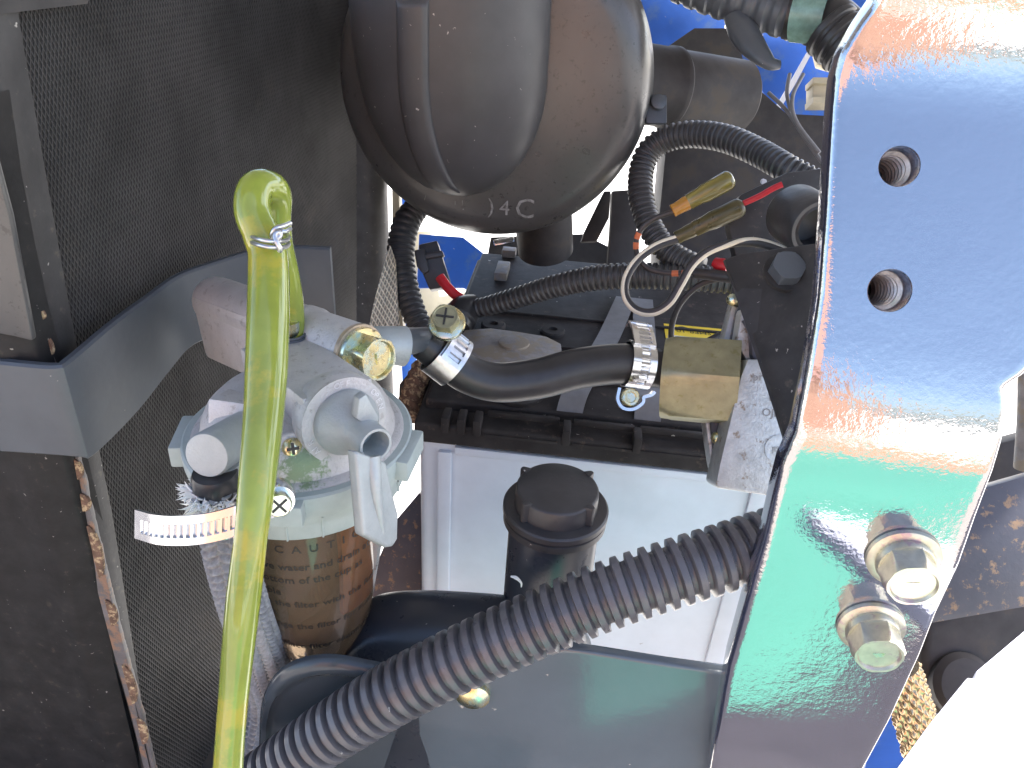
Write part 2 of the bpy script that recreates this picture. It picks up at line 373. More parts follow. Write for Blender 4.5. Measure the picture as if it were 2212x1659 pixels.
# unseen bonnet added above the picture, its outline shaped to shade the bay
bn = thing('bonnet', V((0.05, .7, 1.62)), 'unseen grey-lined bonnet, added and shaped to shade the engine bay', 'bonnet')
bm = BM(); pts = []
for i in range(13):
    a = -1 + i / 6; pts.append((a * .47, -.10 * a * a))
rings = []
for yy in (.14, .3, .45, .62, .9, 1.25):
    zz = 1.60 + .06 * (yy - .14); kx_ = 1 + .75 * max(0, min(1, (yy - .45) / .17))
    rings.append([V((-.03 + x * kx_, yy, zz + z)) for x, z in pts] + [V((-.03 + x * kx_, yy, zz + z + .004)) for x, z in pts[::-1]])
ringgrid(bm, rings); obj('bonnet_skin', bm, m_liner, bn)

# ------------------------------------------------------------------ radiator with woven screen (left)
E1 = W(130, 880, .352) + FWD * .034; E2 = W(385, 670, .438) + FWD * .034
nM = (E2 - E1).cross(UP).normalized()
if nM.dot(FWD) > 0: nM = -nM
E1 = E1 - nM * .014                                   # towards the camera
tM = UP.cross(nM).normalized()
if tM.dot(RIGHT) < 0: tM = -tM
def M_(x, y, lift=0): return on(x, y, E1 + nM * lift, nM)
ra = thing('radiator', M_(400, 1300), 'radiator behind dark woven screen with rust-flecked black frame, filling the left of the bay', 'radiator')
def screen(name, poly, m_, parent, lift=0, th=.004):
    bm = BM(); pts = [M_(x, y, lift) for x, y in poly]; plate(bm, pts, -nM * th)
    lay = bm.loops.layers.uv.verify()
    for f in bm.faces:
        for l in f.loops: q = l.vert.co - E1; l[lay].uv = (q.dot(tM), q.dot(UP))
    return obj(name, bm, m_, parent, smooth=0)
screen('screen', [(20, -60), (780, -60), (770, 300), (770, 700), (700, 1720), (330, 1720), (235, 1100), (150, 700), (90, 350), (40, 60)], m_mesh, ra)
bm = BM(); plate(bm, [M_(x, y, .004) for x, y in [(-60, -60), (30, -60), (46, 60), (96, 350), (158, 700), (242, 1100), (340, 1720), (352, 1720), (328, 1640), (300, 1530), (263, 1390), (213, 1190), (164, 980), (112, 765), (90, 680), (58, 550), (24, 395), (-5, 210), (-60, -10)]], -nM * .008)
bevel(bm, .001); obj('frame', bm, m_dusty, ra)
bm = BM(); plate(bm, [M_(x, y, .0065) for x, y in [(-80, -80), (200, -80), (190, 8), (-80, 40)]], -nM * .01); obj('frame', bm, m_dark, ra)
# rusty folded lip along the frame
lip = [(-8, 200), (20, 390), (52, 545), (84, 680), (108, 770), (160, 985), (209, 1195), (259, 1395), (298, 1540), (326, 1660), (340, 1720)]
bm = BM(); path, _ = spline([M_(x + 4, y, .003) for x, y in lip], .0015)
rings = []
for i, p in enumerate(path):
    w = .0022 + .0012 * noise.noise(V((p.z * 90, 3, 0))) + .0005 * noise.noise(V((p.z * 400, 7, 0)))
    rings.append([p + tM * w + nM * .0015, p - tM * .001 + nM * .0035, p - tM * .0028 + nM * .0035, p - tM * .0028 - nM * .004, p + tM * w * .6 - nM * .004])
ringgrid(bm, rings); obj('rusty_lip', bm, m_rustlip, ra)
for (y0, y1, w) in ((330, 395, .0034), (425, 520, .0040), (545, 590, .003), (660, 690, .003), (718, 768, .0042), (985, 1030, .004), (1060, 1098, .003), (1130, 1240, .0032), (1290, 1345, .0032), (1430, 1512, .003), (1545, 1600, .003)):
    bm = BM(); rings = []
    def lx(y):
        for (a, b), (c, d) in zip(lip, lip[1:]):
            if b <= y <= d: return a + (c - a) * (y - b) / (d - b)
        return lip[-1][0]
    for i in range(26):
        y = y0 + (y1 - y0) * i / 25; p = M_(lx(y) + 4, y, .004); e = math.sin(math.pi * i / 25) ** .5
        q = e * w * .55 * (.95 + .5 * noise.noise(V((y * .11, y0, 0)))) + .0001
        rings.append([p - tM * .0026 + nM * .0036 * e, p - tM * .001 + nM * (.0038 * e), p + tM * q * .5 + nM * .0007 * e, p + tM * q + nM * .0008, p + tM * q * .4 - nM * .001, p - tM * .003 - nM * .001])
    ringgrid(bm, rings); obj('rust_scale', bm, m_rust, ra)
# right-hand tank column of the radiator and an edge of its screen with sunlight painted in
bm = BM(); pr = []
for i in range(9):
    a = math.pi * i / 8; pr.append((math.cos(a), math.sin(a)))
c0 = on(796, -60, E1 + tM * .30, (FWD - UP * FWD.dot(UP)).normalized())
TQ = M_(755, 400); cw = .018
cx_ = M_(800, 330); rings = []
for z in (cx_.z + .30, cx_.z - .16, cx_.z - .40):
    rings.append([V((cx_.x, cx_.y, z)) - tM * cw * c + nM * (.016 * s) for c, s in pr] + [V((cx_.x, cx_.y, z)) + tM * cw - nM * .03, V((cx_.x, cx_.y, z)) - tM * cw - nM * .03])
ringgrid(bm, rings); obj('side_tank', bm, m_dusty, ra)
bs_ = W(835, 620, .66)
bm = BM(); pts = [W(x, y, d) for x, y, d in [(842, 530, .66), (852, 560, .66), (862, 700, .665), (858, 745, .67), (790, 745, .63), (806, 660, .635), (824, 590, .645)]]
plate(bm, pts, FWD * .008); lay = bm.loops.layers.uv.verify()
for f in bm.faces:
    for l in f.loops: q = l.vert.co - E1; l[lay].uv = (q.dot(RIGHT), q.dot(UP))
obj('sun_painted_edge', bm, m_meshsun, ra, smooth=0, label='strip of screen with sunlight painted in as beige')

# black sheet-metal side cover, left of the rusty lip
zB = W(118, 792, .346).z; pA_ = at_z(118, 792, zB); S1 = pA_ + (FWD + UP * .5) * .007; nS = (nM * .55 - tM * .83); nS.z = 0; nS.normalize()
if nS.dot(FWD) > 0: nS = -nS
nS = (at_z(-70, 776, zB) - pA_).cross(UP).normalized()
if nS.dot(FWD) > 0: nS = -nS
def S_(x, y, l=0): return on(x, y, S1 + nS * l, nS)
sc_ = thing('side_cover', S_(60, 1300), 'dusty black sheet-metal cover at the far left, below the grey bracket', 'cover')
bm = BM(); edge = [(-34, 205), (-4, 390), (28, 545), (60, 680), (84, 765), (144, 985), (198, 1195), (247, 1395), (286, 1540), (316, 1720)]
rings = []
sS = UP.cross(nS).normalized(); sS = sS if sS.dot(RIGHT) > 0 else -sS
for x, y in edge:
    p = S_(x, y); row = []
    for u, v in ((.002, -.012), (.0, -.003), (-.001, -.001), (-.003, 0), (-.009, .0005), (-.014, .003), (-.022, .0035), (-.03, .001), (-.05, .0005), (-.09, 0), (-.2, 0)):
        row.append(p + sS * u + nS * v)
    rings.append(row)
vs = ringgrid(bm, rings, None, False)
bmesh.ops.solidify(bm, geom=bm.faces[:], thickness=.001); obj('cover_sheet', bm, m_dusty, sc_, smooth=50)
bm = BM(); plate(bm, [S_(x, y, .004) for x, y in [(-60, 300), (-14, 340), (20, 470), (70, 738), (30, 728), (-60, 712)]], -nS * .004); bevel(bm, .0015)
obj('raised_panel', bm, m_drum, sc_)

# ------------------------------------------------------------------ grey strap bracket that carries the filter
bk = thing('mounting_bracket', M_(300, 800, .01), 'blue-grey painted flat steel strap bent around the radiator edge', 'bracket')
B0 = [(-70, 776, 978), (60, 789, 986), (118, 792, 990), (150, 780, 984), (250, 696, 894), (330, 637, 808), (385, 598, 752), (440, 576, 728), (560, 540, 690), (640, 534, 688), (712, 537, 690)]
rt, _ = spline([at_z(x, a, zB) for x, a, b in B0], .004); rb, _ = spline([drop(at_z(x, a, zB), b) for x, a, b in B0], .004)
n = min(len(rt), len(rb)); rt = [rt[round(i * (len(rt) - 1) / (n - 1))] for i in range(n)]; rb = [rb[round(i * (len(rb) - 1) / (n - 1))] for i in range(n)]
bm = BM(); rings = []
for i in range(n):
    t = (rt[min(i + 1, n - 1)] - rt[max(i - 1, 0)]).normalized(); o = t.cross(UP).normalized(); o = o if o.dot(FWD) < 0 else -o
    a, c = rt[i], rb[i]; th = .005; e = .0012; d = (c - a).normalized()
    rings.append([a - o * th + d * e, a - o * (th - e), a - o * e, a + d * e, a.lerp(c, .33), a.lerp(c, .66), c - d * e, c - o * e, c - o * (th - e), c - o * th - d * e])
ringgrid(bm, rings); obj('strap', bm, m_strap, bk)

# ------------------------------------------------------------------ fuel filter
k = px(1, .34)
ff = thing('fuel_filter', P_RING - UP * .02, 'cast aluminium fuel filter with pale ring nut and amber bowl, in front of the radiator', 'fuel filter')
Xr = V((1, 0, 0)); Yn = V((0, -1, 0))
# ring nut
prof = [(218, 4), (236, 4), (241, 0), (242, -8), (241, -26), (238, -44), (232, -58), (226, -72), (222, -84), (222, -112), (218, -118), (185, -120)]
bm = BM(); lathe(bm, [(r * k, h * k) for r, h in prof], P_RING, UP, 96)
obj('ring_nut', bm, m_ring, ff)
rn = [c for c in ff.children][-1]
for j in range(20):
    a = 2 * math.pi * (j + .35) / 20; d = V((math.cos(a), math.sin(a), 0)); t = UP.cross(d)
    bm = BM(); pr = [(223.2, -116), (223.2, -85), (227.6, -72), (233.4, -56)]
    rings = [[P_RING + d * (r * k) + UP * h * k + t * w * k + d * o * k for w, o in ((-2.2, -3), (-1.4, .8), (1.4, .8), (2.2, -3))] for r, h in pr]
    ringgrid(bm, rings); obj('rib', bm, m_ring, rn)
for a0 in (188, 352, 80, 272):
    a = rad(a0); d = V((math.cos(a), math.sin(a), 0)); t = UP.cross(d); bm = BM()
    box(bm, P_RING + d * 244 * k - UP * 24 * k, d * 15 * k, t * 62 * k, UP * 25 * k); bevel(bm, .0012); obj('lug', bm, m_ring, rn)
# head casting: flange, dome
prof = [(60, -20), (214, -20), (222, -14), (222, 6), (214, 12), (204, 14), (200, 22), (196, 44), (186, 64), (166, 84), (140, 96), (100, 104), (40, 106)]
bm = BM(); lathe(bm, [(r * k, h * k) for r, h in prof], P_RING, UP, 72)
obj('head_casting', bm, corroded(m_alu, W(655, 1010, .302), wloc(ff), .011), ff)
hc = ff.children[-1]
# cross pipe with banjo bolt
PA, PB = W(520, 668, .405), W(772, 760, .345)
ax = (PB - PA).normalized(); R_ = 64 * k
bm = BM(); L_ = (PB - PA).length
def sq(a, r, h): return 1.0
lathe(bm, [(R_ * .86, -.030), (R_ * .97, -.027), (R_, -.022), (R_, L_ * .58), (R_ * 1.05, L_ * .60), (R_ * 1.05, L_ * .66), (R_ * .98, L_ * .68), (R_ * .98, L_ * .97), (R_ * .92, L_)], PA, ax, 56)
obj('cross_pipe', bm, m_alu, hc)
bm = BM(); sd_ = ax.cross(UP).normalized(); up_ = sd_.cross(ax)
box(bm, PA + ax * .004 - up_ * .012, sd_ * R_ * .98, ax * .031, up_ * .018); bevel(bm, .003); obj('pipe_web', bm, m_alu, hc)
bb = BM(); lathe(bb, [(R_ * .62, 0), (R_ * 1.0, 0), (R_ * 1.0, .0022), (R_ * .62, .0022)], PB, ax, 48); obj('copper_washer', bb, mat('copper_washer', (.45, .36, .27), .45, metal=.6, vs=150), ff)
bb = BM(); lathe(bb, [(R_ * .3, .0022), (R_ * .9, .0022), (R_ * .92, .0034), (R_ * .90, .0048), (R_ * .3, .0048)], PB, ax, 48, mod=lambda a, r, h: 1 if abs(a - 4.1) > .06 else .9); obj('spring_washer', bb, m_yzinc, ff)
bb = BM(); hexprism(bb, PB + ax * .0048, ax, R_ * .80, .0105, UP, .0016); obj('banjo_bolt', bb, m_yzinc, ff)
bo = ff.children[-1]
bb = BM(); box(bb, PB + ax * .0141, UP * .0025, sd_ * .0005, ax * .0003); obj('grade_mark', bb, m_yzinc, bo)
# banjo fitting to the right of the cross pipe
bj = W(818, 742, .362)
bm = BM(); tube(bm, [W(760, 742, .37), W(820, 744, .366), W(872, 748, .372)], [.0070, .0086, .0098], 28); obj('banjo_fitting', bm, m_zinc, ff)
bm = BM(); tube(bm, [W(850, 742, .372), W(905, 735, .392), W(960, 735, .405)], [.0075, .0066, .0066], 24); obj('outlet_pipe', bm, m_strap, ff)
# valve body: sloping block and barrel towards the camera
PC, PD = W(598, 792, .355), W(752, 914, .304)
va = (PD - PC).normalized(); vl = (PD - PC).length; vs_ = va.cross(UP).normalized(); vu = vs_.cross(va)
bm = BM(); box(bm, PC.lerp(PD, .46) - vu * .0015, vs_ * .0152, va * vl * .47, vu * .0150); bevel(bm, .0022, 2); obj('valve_block', bm, m_alu, hc)
bm = BM(); lathe(bm, [(.0120, vl * .35), (.0120, vl * .78), (.0172, vl * .80), (.0182, vl * .84), (.0184, vl * .93), (.0176, vl * .955), (.0160, vl * .955)], PC, va, 56); obj('valve_barrel', bm, m_alu, hc)
vb = hc.children[-1]
bm = BM(); box(bm, PC.lerp(PD, .62) - vu * .018, vs_ * .011, va * vl * .26, vu * .012); bevel(bm, .003); obj('valve_foot', bm, m_alu, hc)
# raised letters ON / OFF around the barrel face
def arc_text(body, size, mid, R0, par, m_, o=PC + va * (vl * .956), lift=.0004, gap=.0026):
    bm = BM()
    for i, ch in enumerate(body):
        a = mid - (i - (len(body) - 1) / 2) * gap / R0
        rx = -vs_ * math.cos(a) + vu * math.sin(a); tx = -vs_ * math.sin(a) - vu * math.cos(a)
        text_on(bm, ch, size, lambda x, y, rx=rx, tx=tx: o + rx * (R0 + y - size * .35) + tx * (x - size * .3) + va * lift)
    return obj('lettering', bm, m_, par, smooth=0)
m_letter = mat('cast_lettering', (.72, .72, .74), .4, metal=.4)
bm = BM(); lathe(bm, [(.0139, 0), (.0182, 0), (.0182, .0007), (.0139, .0007)], PC + va * vl * .955, va, 56); obj('dial_rim', bm, m_alu, vb)
o_ = PC + va * (vl * .955 + .0011)
arc_text('OPEN', .0034, rad(20), .0160, vb, m_letter, o_, 0); arc_text('AIR', .0034, rad(205), .0160, vb, m_letter, o_, 0); arc_text('OFF', .0034, rad(88), .0160, vb, m_letter, o_, 0)
# lever knob
lv_o = PC + va * vl * .95
bm = BM(); lathe(bm, [(.0128, 0), (.0135, .001), (.0135, .004), (.0128, .0055), (.0112, .008), (.0092, .0115), (.0076, .015), (.0071, .019), (.0068, .0255), (.0066, .0262), (.0056, .0262), (.0053, .0255), (.0050, .014), (.002, .0135)], lv_o, va, 48)
obj('lever_knob', bm, m_zinc, ff); lk = ff.children[-1]
kk = proj(lv_o + va * .012)
H0 = W(800, 985, .283); 
hp = [(770, 974), (800, 985), (836, 998), (849, 1060), (862, 1110), (861, 1165), (850, 1182), (835, 1184), (786, 1158), (781, 1100), (776, 1040)]
hn = (va * .75 + vs_ * -.25 + vu * .1).normalized()
bm = BM(); P0 = W(812, 1060, .287); plate(bm, [on(x, y, P0, hn) for x, y in hp], -hn * .0055); bevel(bm, .0016, 3); obj('lever_handle', bm, m_zinc, lk)
bm = BM(); tube(bm, [on(802, 986, P0 - hn * .002, hn), on(812, 1060, P0, hn), on(826, 1150, P0 - hn * .001, hn)], [.0034, .0022, .0012], 14); obj('lever_rib', bm, m_zinc, lk)
ep = [(770, 905), (776, 862), (792, 851), (803, 872), (822, 905), (800, 925)]
P1 = W(795, 890, .290); bm = BM(); plate(bm, [on(x, y, P1, va) for x, y in ep], -va * .005); bevel(bm, .0012, 2); obj('lever_stop', bm, m_zinc, lk)
# outlet boss and plugged stub on the left, nipple under it
bm = BM(); P2 = W(520, 905, .335); st = (W(446, 984, .284) - W(528, 934, .312)).normalized(); ss = st.cross(UP).normalized(); su = ss.cross(st)
box(bm, W(540, 915, .326), st * .012, ss * .0125, su * .0125); bevel(bm, .0016, 2, 20); obj('outlet_boss', bm, m_alu, hc)
a0, a1 = W(528, 934, .312), W(446, 984, .284); bm = BM(); La = (a1 - a0).length
lathe(bm, [(.0084, -.006), (.0086, 0), (.0088, La * .96), (.0082, La), (.0030, La + .0001)], a0, st, 44); obj('outlet_stub', bm, m_zinc, ff)
n0 = W(486, 1012, .296); bm = BM(); lathe(bm, [(.0062, .003), (.0064, -.002), (.0062, -.010)], n0, UP, 30); obj('hose_nipple', bm, m_zinc, ff)
# round-head screw
so = W(632, 968, .303); bm = BM(); sa = (va + UP * .3 + V((-.3, 0, 0))).normalized()
lathe(bm, [(.0040, -.004), (.0042, -.0005), (.0038, .0008), (.0026, .0018), (.0008, .0022)], so, sa, 28); obj('screw', bm, m_yzinc, ff); scw = ff.children[-1]
u, w = perp(sa); bm = BM(); box(bm, so + sa * .0017, u * .0024, w * .0006, sa * .0007); box(bm, so + sa * .0017, w * .0024, u * .0006, sa * .0006); obj('cross_slot', bm, m_dark, scw)
bm = BM(); lathe(bm, [(.002, -.01), (.0066, -.01), (.0066, -.0012), (.0058, -.0004), (.002, -.0004)], so, sa, 32); obj('screw_boss', bm, m_alu, hc)
# bleed nipple that carries the green tube
NP = W(632, 745, .352); bm = BM(); lathe(bm, [(.0062, -.012), (.0062, 0), (.0050, .001), (.0040, .002), (.0040, .012)], NP, UP, 30); obj('bleed_nipple', bm, m_yzinc, ff)
bm = BM(); lathe(bm, [(.0074, -.02), (.0074, -.004), (.0066, -.003)], NP, UP, 30); obj('nipple_boss', bm, m_alu, hc)
# bowl, paper element, and an orange patch painting light glowing through the fuel
BT = P_RING - UP * (112 * k); BB = drop(P_RING, 1372)
hb = (BT - BB).length
bprof = [(186 * k, 4 * k), (184 * k, -6 * k), (176 * k, -14 * k), (174 * k, -hb * .15), (165 * k, -hb * .40), (144 * k, -hb * .66), (124 * k, -hb * .86), (106 * k, -hb * .98), (84 * k, -hb * 1.05), (50 * k, -hb * 1.09), (5 * k, -hb * 1.10)]
bm = BM(); lathe(bm, bprof, BT, UP, 72); obj('bowl', bm, m_bowl, ff); bw = ff.children[-1]
bm = BM(); lathe(bm, [(.01 * k, -3 * k), (112 * k, -3 * k), (112 * k, -hb * .60), (86 * k, -hb * .62), (80 * k, -hb * .85), (.01 * k, -hb * .85)], BT + V((-.003, .002, 0)), UP, 40); obj('paper_element', bm, m_elemc, ff)
bm = BM(); rr = [(158 * k, -hb * .04), (154 * k, -hb * .35), (138 * k, -hb * .62)]
rings = [[BT + UP * h + V((math.cos(a), -math.sin(a), 0)) * (r + e) for e in (0, -.006) for a in ([rad(8 + 6 * i) for i in range(8)] if e == 0 else [rad(8 + 6 * i) for i in range(7, -1, -1)])] for r, h in rr]
ringgrid(bm, rings); obj('glow_patch', bm, m_glow, ff)
def bowl_r(h):
    for (r0, h0), (r1, h1) in zip(bprof, bprof[1:]):
        if h1 <= h <= h0 and h0 > h1: return r0 + (r1 - r0) * (h - h0) / (h1 - h0)
    return bprof[-3][0]
def bowl_text(body, size, a0, h0, bold=0):
    bm = BM()
    def fn(x, y):
        h = h0 + y; r = bowl_r(h) + .00025; a = rad(a0) + x / bowl_r(h0)
        return BT + UP * h + V((math.sin(a), -math.cos(a), 0)) * r
    text_on(bm, body, size, fn, .012); return obj('print', bm, m_inkbowl, bw, smooth=0)
S = .0058
bowl_text('C  A  U  T  I  O  N', S * 1.02, -8, -hb * .155)
for i, (t, a) in enumerate((('Remove water and drain at', -48), ('the bottom of the cup as', -48), ('possible', -47), ('Clean the filter with the fuel oil', -50), ('users', -47), ('Change the filter for new one', -46), ('', 0), ('Replace filter element only', -44))):
    if t: bowl_text(t, S, a + 6, -hb * (.255 + .078 * i))

# ------------------------------------------------------------------ clear green bleed tube folded over and tied
gp = [(632, 742, .352), (630, 690, .350), (626, 640, .345), (616, 580, .336), (603, 520, .324), (599, 465, .318), (598, 426, .313), (586, 405, .307), (557, 403, .300), (545, 428, .297), (547, 465, .2965), (566, 510, .2965), (580, 575, .295), (574, 830, .281), (551, 1080, .266), (522, 1330, .266), (500, 1560, .279), (484, 1790, .293)]
gp_old = [(632, 742, .352), (630, 690, .350), (626, 640, .345), (616, 580, .336), (602, 520, .324), (596, 465, .318), (590, 425, .313), (570, 404, .306), (550, 416, .2985), (548, 450, .297), (566, 505, .2965), (580, 570, .295), (580, 660, .292), (576, 800, .287), (562, 960, .278), (546, 1120, .262), (523, 1300, .268), (507, 1480, .280), (494, 1660, .292), (488, 1760, .298)]
G = [W(*p) for p in gp]
grad = []
for i, p in enumerate(gp):
    g = .0055 if i < 12 else 33.0 * gp[i][2] / F
    if i < 2: g = .0058
    if 4 <= i <= 10: g = (.0064, .0070, .0076, .0078, .0076, .0070, .0064)[i - 4]
    if i == 11: g = .0056
    grad.append(g)
bm = BM()
tube(bm, G, grad, 28, .002)
obj('green_bleed_tube', bm, m_hose, label='clear yellow-green plastic tube folded over at the top and hanging in front of the filter', cat='tube')
tw = thing('tie_wire', W(580, 505, .298), 'twisted grey wire tied round the folded green tube', 'wire')
c = W(582, 505, .3125); a_ = (W(600, 505, .31) - W(560, 492, .30)).normalized()
for kx, (dy, tilt) in enumerate(((0, .0), (13, .10))):
    loop = []
    for j in range(15):
        a = 2 * math.pi * j / 14
        loop.append(W(577 + 47 * math.cos(a), 506 + dy + 14 * math.sin(a) + 10 * tilt * math.cos(a) + 7 * math.cos(a), .3085 - .0245 * math.sin(a)))
    bm = BM(); tube(bm, loop, .00085, 10, .001); obj('wire_loop', bm, m_wire, tw)
bm = BM(); tw_p = [W(*p) for p in [(590, 522, .289), (588, 505, .287), (597, 492, .286), (612, 488, .288), (627, 482, .292)]]; tube(bm, tw_p, .0009, 10, .001); obj('wire_end', bm, m_wire, tw)
bm = BM(); tube(bm, [W(*p) for p in [(592, 524, .288), (600, 516, .286), (606, 506, .286), (600, 500, .285), (594, 510, .285), (598, 524, .285), (605, 536, .286), (604, 542, .287)]], .0010, 10, .0008); obj('wire_end', bm, m_wire, tw)
bm = BM(); tube(bm, [W(*p) for p in [(604, 498, .288), (616, 500, .287), (627, 494, .292)]], .0008, 10, .001); obj('wire_end', bm, m_wire, tw)
nw = thing('nipple_wire', NP + UP * .003, 'thin dark wire wound round the base of the green tube', 'wire')
for j in range(3):
    bm = BM(); loop = [NP + UP * (.0035 + .0012 * j) + V((math.cos(2 * math.pi * i / 16), math.sin(2 * math.pi * i / 16), 0)) * (.0064 - .0001 * j) for i in range(17)]
    tube(bm, loop, .0006, 8, .001); obj('wire_turn', bm, m_strap, nw)

# ------------------------------------------------------------------ braided hose with frayed end, and its clamp
bh = thing('braided_hose', W(600, 1480, .40), 'grey braided fuel hose with frayed white end, hanging left of the filter bowl', 'hose')
HT = W(468, 1046, .293)
hpts = [HT, drop(HT, 1115), W(497, 1200, .312), W(527, 1310, .338), W(566, 1420, .388), W(590, 1500, .432), W(578, 1590, .452), W(546, 1700, .462)]
def braid(s, L, a):
    u = a / (2 * math.pi) * 12; v = s / .0046
    h = math.sin(2 * math.pi * (u / 2 + v)) ; g = math.sin(2 * math.pi * (u / 2 - v))
    chk = 1 if (math.floor(u) % 2) else -1
    q = (h if chk > 0 else g)
    return 1 + .19 * q * abs(math.sin(math.pi * u)) ** .5 + .02 * noise.noise(V((u * 9, s * 4000, 1)))
bm = BM(); tube(bm, hpts, [.0086, .0090, .0094, .0100, .0108, .0114, .0116, .0116], 144, .0005, braid); obj('braid_sleeve', bm, m_braid, bh)
bm = BM(); ha = UP; lathe(bm, [(.0058, .006), (.0080, .0058), (.0087, .0042), (.0088, 0), (.0084, -.006)], HT, ha, 40); obj('rubber_core', bm, m_rubber, bh)
bm = BM(); random.seed(3)
for i in range(1900):
    a = random.uniform(0, 2 * math.pi)
    dens = .12 + .88 * (noise.noise(V((math.cos(a) * 3.2, math.sin(a) * 3.2, 4))) > .1)
    if random.random() > dens * .7: continue
    d = V((math.cos(a), math.sin(a), 0)); base = HT + d * .0084 - UP * random.uniform(.001, .009)
    ln = random.uniform(.0035, .0085); dr = (d * random.uniform(.25, .8) + UP * random.uniform(-.6, .7) + V((random.uniform(-.4, .4), random.uniform(-.4, .4), 0))).normalized()
    if random.random() < .4: dr = (dr - UP * .4).normalized()
    r0 = random.uniform(.00028, .0006); u, w = perp(dr); mid = base + dr * ln * .6 + u * random.uniform(-.0012, .0012)
    v0 = [bm.verts.new(base + (u * math.cos(q) + w * math.sin(q)) * r0) for q in (0, 2.1, 4.2)]
    v1 = [bm.verts.new(mid + (u * math.cos(q) + w * math.sin(q)) * r0 * .9) for q in (0, 2.1, 4.2)]
    tip = bm.verts.new(base + dr * ln)
    for q in range(3):
        bm.faces.new((v0[q], v0[(q + 1) % 3], v1[(q + 1) % 3], v1[q])); bm.faces.new((v1[q], v1[(q + 1) % 3], tip))
obj('frayed_threads', bm, m_fray, bh, kind='stuff')
# fine fuzz along the sleeve
bm = BM(); hp_, hl = spline(hpts, .001)
for i in range(900):
    j = random.randrange(10, len(hp_) - 10); a = random.uniform(0, 2 * math.pi); t = (hp_[j + 1] - hp_[j]).normalized(); u, w = perp(t)
    d = u * math.cos(a) + w * math.sin(a); base = hp_[j] + d * (.0088 + .0018 * j / len(hp_)); dr = (d + t * random.uniform(-.8, .8) + u * random.uniform(-.5, .5)).normalized(); ln = random.uniform(.0012, .003)
    e = t * .00008; bm.faces.new([bm.verts.new(q) for q in (base - e, base + e, base + dr * ln)])
obj('fuzz', bm, m_braid, bh, kind='stuff', recalc=False)
cl = thing('hose_clamp', W(520, 1105, .32), 'shiny worm-drive clamp with long loose slotted tail, round the frayed braided hose', 'hose clamp', 'worm-drive hose clamps')
cc = drop(HT, 1105); loop = [cc + V((math.cos(a), -math.sin(a), 0)) * .0098 for a in [2 * math.pi * i / 72 for i in range(72)]]
bm = BM(); strip(bm, loop, lambda i, t: UP, .0105, .0009, 4, .0005, closed=True, out=lambda p: p - cc); obj('band', bm, m_steel, cl)
tp, _ = spline([W(*p) for p in [(300, 1130, .285), (345, 1142, .2785), (400, 1144, .275), (455, 1138, .273), (510, 1122, .273), (560, 1098, .277), (590, 1082, .281)]], .00045)
bm = BM(); strip(bm, tp, lambda i, t: (UP - V((0, -1, 0)) * .45).normalized(), .0108, .0017, 6, .0013, .24, .72, rng=(.05, .95)); obj('band_tail', bm, m_steel, cl)
hs = W(602, 1082, .276); hx = (W(606, 1104, .268) - W(600, 1066, .284)).normalized()
bm = BM(); lathe(bm, [(.0040, -.010), (.0058, -.009), (.0062, -.002), (.0056, .0005)], hs, hx, 28); obj('screw_housing', bm, m_steel, cl)
def cross_screw(o, a, R, h, parent, m_=m_yzinc):
    bm = BM(); lathe(bm, [(R * .5, -h), (R, -h), (R, -.0006), (R * .9, 0), (R * .3, 0)], o, a, 20, mod=lambda g, r, hh: 1 + .03 * math.cos(g * 6)); obj('screw_head', bm, m_, parent); s_ = parent.children[-1]
    u, w = perp(a); q = (u * .8 + w * .6); w2 = a.cross(q); bm = BM()
    box(bm, o, q * R * .75, w2 * R * .09, a * .0004); box(bm, o, w2 * R * .75, q * R * .09, a * .00035); obj('cross_slot', bm, m_dark, s_)
cross_screw(hs + hx * .0050, hx, .0044, .0045, cl)
# ------------------------------------------------------------------ battery
A = W(905, 945, .55); Bp = at_z(1530, 1012, A.z); e1 = (Bp - A).normalized(); e2 = UP.cross(e1)
def BT_(u, v, w): return A + e1 * u + e2 * v + UP * w
def onlid(x, y, h=0):
    q = at_z(x, y, A.z + h) - A; return q.dot(e1), q.dot(e2)
BWID, BDEP, BH = .262, .30, .20
bt = thing('battery', BT_(BWID / 2, BDEP / 2, -BH), 'car-type battery with white translucent case and black lid, in the middle of the bay', 'battery')
bm = BM(); box(bm, BT_(BWID / 2, BDEP / 2, -BH / 2), e1 * BWID / 2, e2 * BDEP / 2, UP * BH / 2); bevel(bm, .007, 4); obj('case', bm, m_case, bt); cs = bt.children[-1]
# raised pilaster and border on the front face
def fbox(name, u0, u1, w0, w1, v, par, m_, bv=.0012):
    bm = BM(); box(bm, BT_((u0 + u1) / 2, v / 2 - .0005, (w0 + w1) / 2), e1 * (u1 - u0) / 2, e2 * (abs(v) / 2 + .001), UP * (w1 - w0) / 2); bevel(bm, bv, 2); obj(name, bm, m_, par)
fbox('rib', .014, .024, -BH, -.008, -.0022, cs, m_case, .0018); fbox('rib', BWID - .026, BWID - .012, -BH, -.008, -.0022, cs, m_case, .0018); fbox('rim', .026, BWID - .03, -.010, -.003, -.0018, cs, m_case, .0016)
LH = .024
bm = BM(); box(bm, BT_(BWID / 2, BDEP / 2 - .002, LH * .35), e1 * (BWID / 2 + .0025), e2 * (BDEP / 2 + .004), UP * LH * .35); bevel(bm, .003, 3); obj('lid', bm, m_lid, bt); ld = bt.children[-1]
bm = BM(); box(bm, BT_(BWID / 2, BDEP / 2 + .008, LH * .78), e1 * (BWID / 2 - .002), e2 * (BDEP / 2 - .006), UP * LH * .22); bevel(bm, .0025, 3); obj('lid_top', bm, m_lid, ld)
